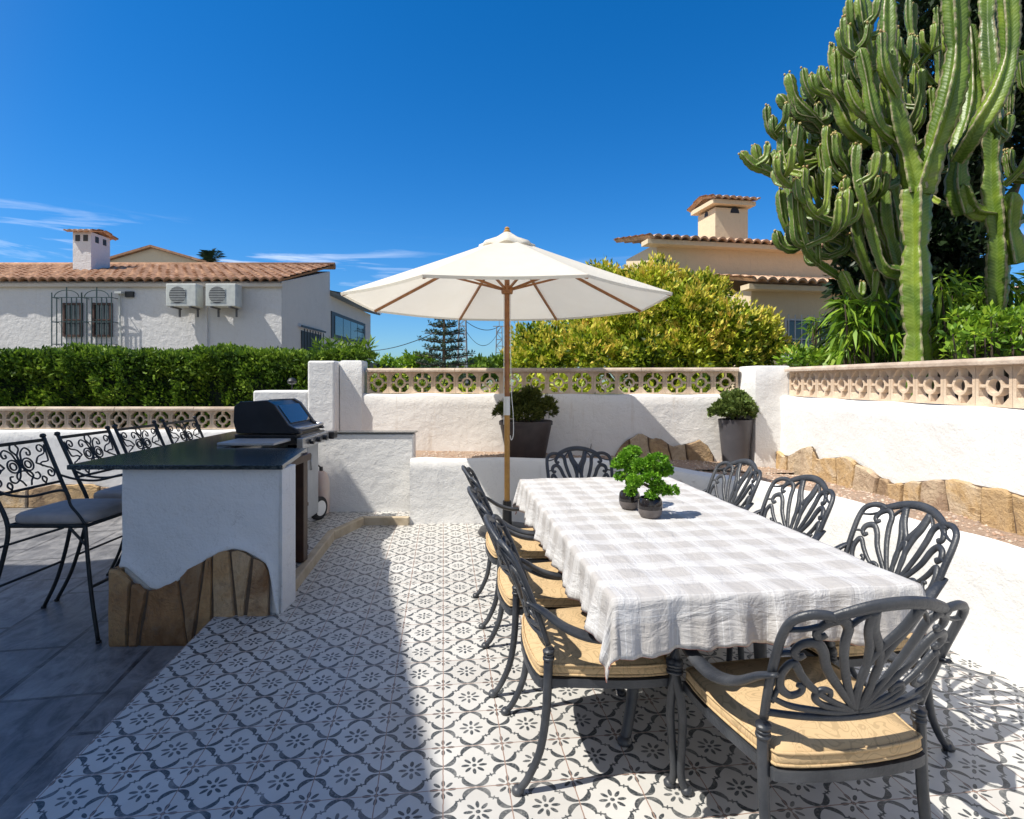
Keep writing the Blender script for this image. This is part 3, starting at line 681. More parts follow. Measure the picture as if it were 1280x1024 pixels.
b = MB(); b.box((-2.06, 4.76, .49), (.46, .02, .70)); b.box((-2.06, 5.34, .49), (.46, .02, .70)); b.box((-2.29, 5.05, .49), (.02, .56, .70)); b.box((-2.06, 5.05, .17), (.46, .56, .03)); b.build('cabinet', M['enamel'], t, bevel=.004)
for k, y in enumerate((4.905, 5.19)):
    b = MB(); b.box((-1.822, y, .50), (.018, .275, .66)); d = b.build('cabinet_door', M['panelgrey'], t, bevel=.005)
    b = MB(); b.tube([(-1.80, y + (.09 if k == 0 else -.09), .60), (-1.80, y + (.09 if k == 0 else -.09), .74)], .008, 8); b.build('door_handle', M['steel'], d, smooth=True)
for x, y in ((-1.88, 5.44), (-2.25, 5.44)):
    b = MB(); b.lathe([(.03, -.028), (.095, -.028), (.11, -.018), (.11, .018), (.095, .028), (.03, .028)], n=28); o = b.build('wheel', M['rubber'], t, smooth='auto'); o.rotation_euler = (R(90), 0, R(70)); o.location = (x + .03, y, .183)
    b = MB(); b.lathe([(.060, -.030), (.072, -.030), (.072, .030), (.060, .030)], n=24, cap=True); b.box((0, 0, 0), (.12, .014, .05)); b.box((0, 0, 0), (.014, .12, .05)); h = b.build('wheel_hub', M['whiteplastic'], o)
for x in (-1.88, -2.25):
    b = MB(); b.tube([(x, 4.78, .075), (x, 4.78, .14)], .022, 10); b.build('caster', M['rubber'], t, smooth='auto')
t = thing('gas_bottle', 'small pale gas bottle standing between the grill and the low wall', 'gas bottle', (-1.90, 5.66, .074))
b = MB(); b.lathe([(.05, 0), (.075, .01), (.082, .04), (.082, .30), (.075, .36), (.05, .41), (.02, .43)]); b.build('bottle_body', simple('pale_bottle', (.62, .42, .34), (.66, .62, .55), .5, 3), t, smooth='auto')
b = MB(); b.tube([(0, 0, .42), (0, 0, .47)], .018, 10); b.build('valve', M['enamel'], t, smooth='auto'); b = MB(); b.tube(spl([(0, 0, .46), (-.04, -.02, .50), (-.08, -.05, .54), (-.14, -.08, .60)], 5), .008, 6); b.build('hose', M['rubber'], t, smooth=True)

# ---------------------------------------------------------------- dining chair
def make_chair():
    t = thing('dining_chair', 'x', 'chair', group='cast metal garden chairs around the dining table')
    def bs(u, v):
        hw = 1 + .10 * v
        return Vector((u * hw, -.185 - .30 * v - .25 * v * v - .045 * (1 - (u / .25) ** 2), .512 + v * .93))
    UP = Vector((0, 1, 0))
    def strand(mb, pts, w0, w1=None, n=7, th=.008, wm=None):
        P = spl([Vector((a, c, 0)) for a, c in pts], n); k = len(P); w1 = w0 if w1 is None else w1
        W3 = [bs(p.x, p.y) for p in P]; ws = []
        for i in range(k):
            f = i / (k - 1); wv = w0 + (w1 - w0) * f
            if wm: wv += (wm - (w0 + w1) / 2) * math.sin(pi * f)
            ws.append(wv / 2)
        mb.tube(W3, ws, 8, th / (sum(ws) / k) if ws else 1, up=(0, -.9, -.35))
    # outer frame: posts, rounded shoulders, arched top
    b = MB()
    for s_ in (-1, 1):
        strand(b, [(s_ * .235, -.01), (s_ * .240, .10), (s_ * .243, .20), (s_ * .243, .28), (s_ * .232, .325), (s_ * .20, .347), (s_ * .165, .348), (s_ * .14, .338)], .026, .026, 6, .010)
    strand(b, [(-.165, .330), (-.13, .352), (-.07, .376), (0, .385), (.07, .376), (.13, .352), (.165, .330)], .027, .027, 6, .010, .038)
    strand(b, [(-.24, .012), (-.12, .002), (0, -.002), (.12, .002), (.24, .012)], .020, .020, 6, .009)
    for s_ in (-1, 1):
        for dz in (0, .012, .024): b.tube([(s_ * .235, -.184, .452 + dz), (s_ * .235, -.185, .460 + dz)], .0205 - .002 * (dz == .012), 12)
    b.build('back_frame', M['alu'], t, smooth=True)
    b = MB()
    for s_ in (-1, 1):
        F = lambda L_: [(s_ * x, y) for x, y in L_]
        strand(b, F([(.004, .022), (.018, .08), (.016, .16), (.030, .24), (.052, .30), (.060, .362)]), .020, .032, 6, .0075, .025)
        strand(b, F([(.060, .362), (.040, .30), (.0, .23), (-.020, .16), (-.012, .08), (-.004, .022)]), .034, .018, 6, .0075, .025)
        strand(b, F([(.008, .025), (.045, .10), (.080, .19), (.098, .26), (.105, .31), (.130, .334), (.160, .318), (.172, .29), (.160, .275), (.148, .284)]), .020, .018, 6, .0075, .029)
        strand(b, F([(.008, .025), (.060, .09), (.115, .165), (.140, .225), (.165, .255), (.195, .248), (.205, .222), (.192, .205), (.180, .214)]), .020, .018, 6, .0075, .029)
        strand(b, F([(.010, .022), (.075, .055), (.135, .10), (.170, .14), (.200, .185), (.218, .150), (.213, .10), (.188, .075), (.165, .085), (.162, .105), (.176, .112)]), .015, .015, 6, .0075, .024)
        strand(b, F([(.225, .05), (.218, .10)]), .012, .012, 3)
        strand(b, F([(.010, .020), (.05, .030), (.10, .045), (.125, .07), (.115, .095), (.092, .092), (.086, .074)]), .015, .014, 6, .0075, .020)
        strand(b, F([(.0, .018), (.06, .018), (.13, .028), (.185, .040), (.232, .065)]), .016, .015, 6, .0075, .018)
        strand(b, F([(.06, .362), (.085, .34), (.105, .31)]), .012, .012, 4)
        strand(b, F([(.160, .318), (.200, .300), (.234, .295)]), .010, .010, 4)
        strand(b, F([(.205, .222), (.238, .215)]), .010, .010, 3)
    b.build('back_lattice', M['alu'], t, smooth=True)
    for s_ in (-1, 1):
        b = MB(); P = spl([(s_ * .235, -.185, .47), (s_ * .238, -.188, .38), (s_ * .238, -.195, .26), (s_ * .236, -.215, .14), (s_ * .233, -.255, .05), (s_ * .232, -.285, .012)], 5)
        b.tube(P, [.0165 - .004 * i / len(P) for i in range(len(P))], 8); b.lathe([(.004, 0), (.020, .002), (.022, .012), (.014, .024)], (s_ * .232, -.290, 0), 10); b.build('leg', M['alu'], t, smooth=True)
        b = MB(); P = spl([(s_ * .285, .225, .46), (s_ * .292, .245, .38), (s_ * .297, .262, .27), (s_ * .290, .262, .15), (s_ * .284, .262, .06), (s_ * .290, .275, .012)], 5)
        b.tube(P, [.017 - .004 * i / len(P) for i in range(len(P))], 8); b.lathe([(.004, 0), (.020, .002), (.022, .012), (.014, .024)], (s_ * .291, .280, 0), 10)
        for dz in (0, .012, .024): b.tube([(s_ * .287, .232, .415 + dz), (s_ * .287, .231, .423 + dz)], .0215 - .002 * (dz == .012), 12)
        b.build('leg', M['alu'], t, smooth=True)
        b = MB(); P = spl([(s_ * .247, -.262, .655), (s_ * .262, -.215, .632), (s_ * .285, -.13, .575), (s_ * .300, -.03, .545), (s_ * .307, .08, .552), (s_ * .305, .19, .582), (s_ * .300, .255, .585), (s_ * .297, .272, .548), (s_ * .290, .245, .50), (s_ * .286, .228, .46)], 5); k = len(P)
        ws = [.012 + .015 * math.sin(pi * min(1, i / (k * .62))) if i < k * .62 else .012 for i in range(k)]
        b.tube(P, ws, 8, .5); b.build('armrest', M['alu'], t, smooth=True)
    # seat frame
    oc = [(-.255, -.20), (.255, -.20), (.285, .0), (.275, .235), (.0, .262), (-.275, .235), (-.285, .0)]
    def outline(scale=1, n=8):
        pts = [Vector((-.205, -.225, 0)), Vector((0, -.245, 0)), Vector((.205, -.225, 0)), Vector((.228, -.17, 0)), Vector((.262, .05, 0)), Vector((.265, .20, 0)), Vector((.235, .245, 0)), Vector((0, .262, 0)), Vector((-.235, .245, 0)), Vector((-.265, .20, 0)), Vector((-.262, .05, 0)), Vector((-.228, -.17, 0))]
        m = len(pts); out = []
        for i in range(m):
            a, p1, p2, d = pts[i - 1], pts[i], pts[(i + 1) % m], pts[(i + 2) % m]
            for k in range(4):
                u = k / 4; out.append(.5 * ((2 * p1) + (p2 - a) * u + (2 * a - 5 * p1 + 4 * p2 - d) * u * u + (3 * p1 - a - 3 * p2 + d) * u ** 3) * scale)
        return out
    O = outline(); n = len(O); b = MB()
    rr = [(1.0, .352), (1.0, .380), (.90, .380), (.90, .352)]
    b.add([(p.x * s_, p.y * s_, z) for s_, z in rr for p in O], [(a * n + i, a * n + (i + 1) % n, ((a + 1) % 4) * n + (i + 1) % n, ((a + 1) % 4) * n + i) for a in range(4) for i in range(n)])
    for k in range(7): x = -.21 + .07 * k; b.box((x, .005, .366), (.022, .44, .010))
    b.build('seat_frame', M['alu'], t, smooth='auto')
    b = MB(); prof = [(.90, .383), (.955, .387), (.975, .400), (.97, .416), (.93, .431), (.75, .443), (.5, .448), (.25, .449)]
    vs = [(p.x * s_, p.y * s_, z + .003 * math.sin(p.x * 30) * math.sin(p.y * 27)) for s_, z in prof for p in O] + [(0, 0, .4495)]; k = len(prof)
    b.add(vs, [(a * n + i, a * n + (i + 1) % n, (a + 1) * n + (i + 1) % n, (a + 1) * n + i) for a in range(k - 1) for i in range(n)] + [((k - 1) * n + i, (k - 1) * n + (i + 1) % n, k * n) for i in range(n)] + [tuple(range(n))[::-1]])
    c = b.build('seat_cushion', M['cush'], t, smooth=True)
    b = MB()
    for s_, z in ((.965, .424), (.965, .392)):
        L_ = [(p.x * s_ * 1.004, p.y * s_ * 1.004, z) for p in O]; b.tube(L_ + [L_[0]], .0045, 6, caps=False)
    b.build('piping', M['cush'], c, smooth=True)
    return t
chair0 = make_chair()
CH = [  # x, y, rz (0 = faces +Y), label
    ((.285, 2.19), -R(90) + .10, 'metal armchair on the left of the table nearest the camera'),
    ((.175, 2.79), -R(90) + .12, 'middle metal armchair of the three along the left side of the table'),
    ((.085, 3.49), -R(90) + .14, 'far metal armchair on the left side of the table beside the parasol pole'),
    ((1.345, 2.36), R(90) + .10, 'metal armchair on the right of the table nearest the camera, back towards the white wall'),
    ((1.255, 3.03), R(90) + .14, 'middle metal armchair of the three along the right side of the table'),
    ((1.165, 3.66), R(90) + .16, 'far metal armchair on the right side of the table nearest the tall grey pot'),
    ((.875, 1.735), .15, 'metal armchair at the near head of the table seen from behind'),
    ((.545, 4.08), R(180) + .10, 'metal armchair at the far head of the table facing the camera behind the bonsai')]
for i, ((x, y), rz, lb) in enumerate(CH):
    if i == 0: chair0.location = (x, y, 0); chair0.rotation_euler = (0, 0, rz); chair0['label'] = lb
    else: dup(chair0, (x, y, 0), rz, lb)

# ---------------------------------------------------------------- dining table + cloth
TC = Vector((.690, 2.83, 0)); HX, HY, TZ = .505, 1.045, .735
t = thing('dining_table', 'long charcoal cast metal dining table under the checked cloth', 'table', TC, YAW)
b = MB(); b.box((0, 0, TZ - .018), (2 * HX - .01, 2 * HY - .01, .03)); b.build('tabletop', M['alu'], t, bevel=.01)
b = MB()
for s_ in (-1, 1): b.box((s_ * (HX - .10), 0, TZ - .065), (.02, 2 * HY - .24, .06)); b.box((0, s_ * (HY - .12), TZ - .065), (2 * HX - .22, .02, .06))
b.build('apron', M['alu'], t, bevel=.004)
for sx2 in (-1, 1):
    for sy in (-1, 1):
        b = MB(); P = spl([(sx2 * .28, sy * .58, TZ - .04), (sx2 * .29, sy * .59, .60), (sx2 * .26, sy * .55, .42), (sx2 * .27, sy * .54, .22), (sx2 * .31, sy * .58, .06), (sx2 * .33, sy * .60, .01)], 6)
        b.tube(P, [.032 - .012 * i / len(P) for i in range(len(P))], 8); b.lathe([(.004, 0), (.028, .002), (.030, .014), (.018, .03)], (sx2 * .33, sy * .60, 0), 12); b.build('leg', M['alu'], t, smooth=True)
def cloth():
    oh = .168; nx, ny = 110, 190; b = MB(); rows = []; uvs = []
    ov = lambda a, h: max(0, abs(a) - h)
    for j in range(ny + 1):
        V_ = -HY - oh + (2 * (HY + oh)) * j / ny; row = []
        for i in range(nx + 1):
            U_ = -HX - oh + (2 * (HX + oh)) * i / nx
            dx, dy = ov(U_, HX), ov(V_, HY); sx2 = math.copysign(1, U_); sy = math.copysign(1, V_)
            x = U_ if dx == 0 else sx2 * HX; y = V_ if dy == 0 else sy * HY; r = math.hypot(dx, dy)
            z = TZ + .006 + .0018 * math.sin(U_ * 23 + V_ * 5) * math.sin(V_ * 17) + .0016 * math.sin(V_ * 6.5 + U_ * 31)
            if r > 0:
                rc = .012
                drop = max(0, r - rc * .57) * (1 if dx == 0 or dy == 0 else .985)
                if r < rc * 1.57: a = r / rc; out = rc * math.sin(a); z -= rc * (1 - math.cos(a))
                else: out = rc; z -= r - rc * .57
                f = r / oh
                s1 = V_ * 11 if dx > dy else U_ * 13
                wv = .013 * math.sin(s1 * 1.6 + 1.3 * sx2) + .009 * math.sin(s1 * 3.7 + .6) + .005 * math.sin(s1 * 8.1)
                out += f * (.020 + wv * (1 if min(dx, dy) == 0 else .4))
                if dx > 0 and dy > 0:
                    an = math.atan2(dy, dx); out += f * .020 * math.sin(2 * an) + f * .016 * math.sin(6 * an)
                    x += sx2 * out * math.cos(an); y += sy * out * math.sin(an)
                elif dx > 0: x += sx2 * out
                else: y += sy * out
                z += f * .010 * math.sin(s1 * .9 + 2 * sx2 + sy)
            row.append((x, y, z)); uvs.append((U_, V_))
        rows.append(row)
    b.grid(rows); o = b.build('tablecloth', M['cloth'], None, smooth=True)
    uv = o.data.uv_layers.new(name='UVMap'); idx = np.zeros(len(o.data.loops), dtype=int); o.data.loops.foreach_get('vertex_index', idx)
    uv.data.foreach_set('uv', np.array(uvs)[idx].ravel()); o.location = TC; o.rotation_euler = (0, 0, YAW)
    m = o.modifiers.new('so', 'SOLIDIFY'); m.thickness = .0015; m.offset = 1
    # reddish hem
    tag(o, 'pale grey and white checked linen cloth draped over the dining table', 'tablecloth')
    hem = [rows[0][i] for i in range(nx + 1)] + [rows[j][nx] for j in range(1, ny + 1)] + [rows[ny][i] for i in range(nx - 1, -1, -1)] + [rows[j][0] for j in range(ny - 1, 0, -1)]
    h = MB(); h.tube([Vector(p) for p in hem] + [Vector(hem[0])], .0016, 5, caps=False); h.build('hem', simple('red_hem_thread', (.38, .13, .09), None, .8), o)
cloth()

# ---------------------------------------------------------------- foliage generator
def leafmesh(cent, n, size, spread, aspect=2.2, droop=0, rs=None, up=.2, norm=None, curl=0):
    """cent (k,3) clump centres; n leaves per clump; returns verts, faces"""
    g = rs or rng; c = np.repeat(np.asarray(cent, float), n, 0); N = len(c)
    d = g.normal(size=(N, 3)); d /= np.linalg.norm(d, axis=1)[:, None]
    sp = np.asarray(spread, float) * np.ones(3); p = c + d * (g.random((N, 1)) ** .5) * sp
    if norm is None: ax = d * 1.0 + g.normal(size=(N, 3)) * .6
    else: ax = np.asarray(norm, float) + g.normal(size=(N, 3)) * .55
    ax[:, 2] += up - droop; ax /= np.linalg.norm(ax, axis=1)[:, None]
    s_ = g.normal(size=(N, 3)); s_ = np.cross(ax, s_); s_ /= np.linalg.norm(s_, axis=1)[:, None]
    L = size * g.uniform(.6, 1.3, (N, 1)); Wd = L / aspect
    v = np.empty((N, 4, 3)); v[:, 0] = p; v[:, 1] = p + ax * L * .5 + s_ * Wd * .5; v[:, 2] = p + ax * L; v[:, 3] = p + ax * L * .5 - s_ * Wd * .5
    if droop: v[:, 2, 2] -= (L * droop * .4)[:, 0]
    return v.reshape(-1, 3)
def leafobj(name, arrs, mats, parent=None):
    vs = np.concatenate(arrs); n = len(vs) // 4; me = bpy.data.meshes.new(name)
    me.vertices.add(len(vs)); me.vertices.foreach_set('co', vs.astype(np.float32).ravel())
    me.loops.add(n * 4); me.loops.foreach_set('vertex_index', np.arange(n * 4, dtype=np.int32))
    me.polygons.add(n); me.polygons.foreach_set('loop_start', np.arange(0, n * 4, 4, dtype=np.int32)); me.polygons.foreach_set('loop_total', np.full(n, 4, dtype=np.int32))
    for m in mats: me.materials.append(m)
    if len(mats) > 1:
        mi = np.concatenate([np.full(len(a) // 4, i, dtype=np.int32) for i, a in enumerate(arrs)]); me.polygons.foreach_set('material_index', mi)
    me.update(); me.validate()
    o = bpy.data.objects.new(name, me); COL.objects.link(o)
    if parent is not None: o.parent = parent
    return o
def rnd_unit(n):
    d = rng.normal(size=(n, 3)); return d / np.linalg.norm(d, axis=1)[:, None]

# ---------------------------------------------------------------- bonsai
def bonsai(loc, rz, sc, blobs, label, trunkpts, gp_='pair of small potted bonsai on the table'):
    t = thing('potted_bonsai', label, 'potted plant', loc, rz, gp_); t.scale = (sc,) * 3
    b = MB(); b.mi = 0; b.lathe([(.030, 0), (.046, .003), (.057, .022), (.061, .045)], n=32); b.mi = 1
    b.lathe([(.061, .045), (.062, .062), (.058, .088), (.052, .098), (.050, .100), (.048, .097), (.050, .085), (.05, .08)], n=32, cap=False)
    b.build('pot', [M['glazegrey'], M['glaze']], t, smooth='auto')
    b = MB(); b.lathe([(.001, .084), (.03, .086), (.050, .082)], n=16, cap=False); b.build('soil', M['soil'], t)
    b = MB()
    for T_ in trunkpts: P = spl(T_, 5); b.tube(P, [.009 - .005 * i / len(P) for i in range(len(P))], 7)
    b.build('trunk', M['bark'], t, smooth=True)
    arr = []
    for (x, y, z, r) in blobs:
        k = int(90 * (r / .045) ** 2); d = rnd_unit(k) * np.array([1, 1, .62]); c = np.array([x, y, z]) + d * r * .75
        arr.append(leafmesh(c, 9, .016, .008, 1.6, norm=np.repeat(d, 9, 0), up=.3))
    leafobj('foliage', arr, [M['bonsai']] * 1, t)
    return t
bonsai((.665, 2.74, TZ + .008), 0, .96, [(-.03, .02, .255, .062), (.035, .0, .285, .058), (.075, .03, .235, .05), (-.075, -.01, .19, .040), (.0, -.035, .205, .045), (.03, -.03, .165, .038), (.105, -.02, .14, .036), (.055, -.02, .135, .030), (-.005, -.04, .12, .026)],
       'front potted bonsai in the larger black bowl on the checked tablecloth', [[(0, 0, .08), (.01, 0, .14), (-.01, .01, .20), (.01, 0, .25)], [(.005, 0, .12), (.06, -.01, .13), (.10, -.02, .135)], [(0, 0, .16), (.05, .01, .2), (.07, .03, .23)], [(0, 0, .15), (-.04, 0, .17), (-.07, -.01, .18)]])
bonsai((.605, 2.93, TZ + .008), .6, .88, [(-.02, 0, .30, .055), (.045, .02, .325, .055), (-.065, .02, .265, .046), (-.07, 0, .195, .035), (-.01, -.03, .235, .045), (-.02, -.05, .155, .042), (-.04, -.05, .115, .035), (.05, .0, .25, .05)],
       'rear potted bonsai partly hidden behind the front black bowl', [[(0, 0, .08), (-.01, 0, .16), (.01, 0, .22), (0, 0, .29)], [(0, 0, .15), (-.04, 0, .18), (-.07, 0, .19)], [(0, -.01, .13), (-.02, -.04, .15)]])

# ---------------------------------------------------------------- parasol
UX, UY = -.045, 5.21
t = thing('parasol', 'large open cream canvas parasol on a wooden pole at the far end of the table', 'parasol', (UX, UY, 0))
RZ, AP, RR = 2.12, 2.77, 1.47
b = MB(); b.tube([(0, 0, 1.25), (0, 0, 2.68)], .024, 16); b.build('upper_pole', M['wood'], t, smooth='auto')
b = MB(); b.tube([(0, 0, .05), (0, 0, 1.10)], .0255, 16); b.build('lower_pole', M['woodpale'], t, smooth='auto')
b = MB(); b.tube([(0, 0, 1.085), (0, 0, 1.255)], .0275, 16); b.build('metal_sleeve', M['whiteplastic'], t, smooth='auto')
b = MB(); b.lathe([(.02, 0), (.26, .0), (.27, .02), (.25, .05), (.06, .075), (.045, .09), (.04, .30), (.03, .30)], n=32); b.build('base', M['enamel'], t, smooth='auto')
b = MB(); NP, NR = 10, 14; 
def cz(f): return AP - .045 - (AP - .045 - RZ) * (f ** .95)
for k in range(8):
    a0 = R(22.5 + 45 * k); a1 = a0 + R(45); rows = []
    for i in range(NR + 1):
        f = .075 + (1 - .075) * i / NR; row = []
        for j in range(NP + 1):
            u = j / NP; p0 = Vector((math.cos(a0), math.sin(a0))) * RR * f; p1 = Vector((math.cos(a1), math.sin(a1))) * RR * f
            p = p0.lerp(p1, u); sag = .028 * math.sin(pi * u) * f * (.4 + .6 * math.sin(pi * f))
            if i == NR: p *= 1 - .010 * math.sin(pi * u)
            row.append((p.x, p.y, cz(f) - sag))
        rows.append(row)
    b.grid(rows)
    L_ = [Vector(p) for p in rows[-1]]; b.grid([[(p.x, p.y, p.z) for p in L_], [(p.x * .997, p.y * .997, p.z - .022) for p in L_]])
can = b.build('canopy', M['canvas'], t, smooth=True)
b = MB(); vs = []; rows = []
for r, z in ((.015, AP - .002), (.12, cz(.082) + .030), (.25, cz(.17) + .022), (.255, cz(.175) + .004)):
    rows.append([(r * (1 + .03 * math.cos(8 * a)) * math.cos(a), r * (1 + .03 * math.cos(8 * a)) * math.sin(a), z - (.010 * math.cos(8 * a + pi) if r > .2 else 0)) for a in [2 * pi * j / 64 + R(22.5) for j in range(65)]])
b.grid(rows); b.build('vent_cap', M['canvas'], can, smooth=True)
b = MB(); b.lathe([(.03, AP - .02), (.032, AP), (.02, AP + .012), (.024, AP + .025), (.012, AP + .038), (.002, AP + .04)], n=16); b.build('finial', M['woodpale'], t, smooth='auto')
for k in range(8):
    a = R(22.5 + 45 * k); d = Vector((math.cos(a), math.sin(a), 0)); b = MB()
    P = [d * (RR * f) + Vector((0, 0, cz(f) - .022)) for f in (.03, .3, .6, .99)]
    for i in range(3): b.bar(P[i], P[i + 1], .018, .024)
    b.build('rib', M['wood'], t)
    b = MB(); b.bar(d * .04 + Vector((0, 0, 2.235)), d * (RR * .44) + Vector((0, 0, cz(.44) - .035)), .016, .020); b.build('strut', M['wood'], t)
b = MB(); b.lathe([(.027, 2.19), (.05, 2.195), (.055, 2.22), (.05, 2.26), (.03, 2.27)], n=20); b.build('runner_hub', M['wood'], t, smooth='auto')
b = MB(); b.lathe([(.03, 2.60), (.055, 2.61), (.055, 2.66), (.03, 2.67)], n=20); b.build('top_hub', M['wood'], t, smooth='auto')
b = MB(); b.tube(spl([(.03, -.02, 2.2), (.032, -.025, 1.7), (.04, -.03, 1.3), (.055, -.03, 1.1), (.058, -.03, .92), (.04, -.03, .86), (.028, -.02, .90)], 6), .004, 6); b.tube([(-.028, -.02, 2.2), (-.03, -.02, 1.0)], .0035, 6)
b.build('rope', M['whiteplastic'], t, smooth=True)

# ---------------------------------------------------------------- planted pots
def pot_with(name, label, loc, prof, pm, blobs, lm, ls, asp, nl=16, stems=True, sq=False):
    t = thing(name, label, 'potted plant', loc)
    b = MB(); b.lathe(prof, n=40, cap=False); o = b.build('pot', pm, t, smooth='auto'); top = prof[-1]
    b = MB(); r = top[0]; b.lathe([(.001, top[1] + .02), (r, top[1] + .015)], n=24, cap=False); b.build('soil', M['soil'], t)
    arr = []; st_ = MB()
    for (x, y, z, r, fl) in blobs:
        k = int(60 * (r / .1) ** 2) + 10; d = rnd_unit(k) * np.array([1, 1, fl]); d[:, 2] = np.where(d[:, 2] < -.3, -d[:, 2] * .6, d[:, 2]); c = np.array([x, y, z]) + d * r * .85 * rng.uniform(.75, 1, (k, 1))
        arr.append(leafmesh(c, nl, ls, .02, asp, norm=np.repeat(d, nl, 0), up=.35))
        st_.tube(spl([(x * .15, y * .15, top[1]), (x * .5, y * .5, (top[1] + z) / 2), (x, y, z)], 3), .008, 5)
    leafobj('foliage', arr, [lm], t); st_.build('stems', M['bark'], t)
    return t
L0 = at(657, 560, 6.15)
pot_with('planter_pot', 'wide brown plastic planter with an olive green shrub behind the parasol pole', (.15, 6.16, .54),
         [(.0, 0), (.19, 0), (.205, .01), (.235, .16), (.262, .30), (.275, .36), (.275, .385), (.290, .385), (.292, .42), (.282, .43), (.270, .425), (.262, .38)], M['bigpot'],
         [(-.02, 0, .58, .20, .7), (.05, 0, .68, .12, 1), (-.22, 0, .52, .13, .8), (.22, .02, .52, .13, .8), (.25, 0, .60, .07, 1.2), (-.12, .05, .62, .1, 1), (.0, -.1, .5, .18, .6)], M['olive'], .050, 4.5, 14)
pot_with('planter_pot', 'tall tapered dark grey pot with a round green jade plant beside the corner pillar', (2.42, 6.16, .475),
         [(0, 0), (.125, 0), (.13, .005), (.178, .50), (.180, .508), (.172, .51), (.165, .505), (.160, .46)], M['potgrey'],
         [(0, 0, .62, .23, .75), (-.15, 0, .58, .14, .8), (.15, .0, .58, .15, .8), (.0, -.1, .62, .18, .8), (0, 0, .72, .15, .7)], M['jade'], .040, 1.6, 12)

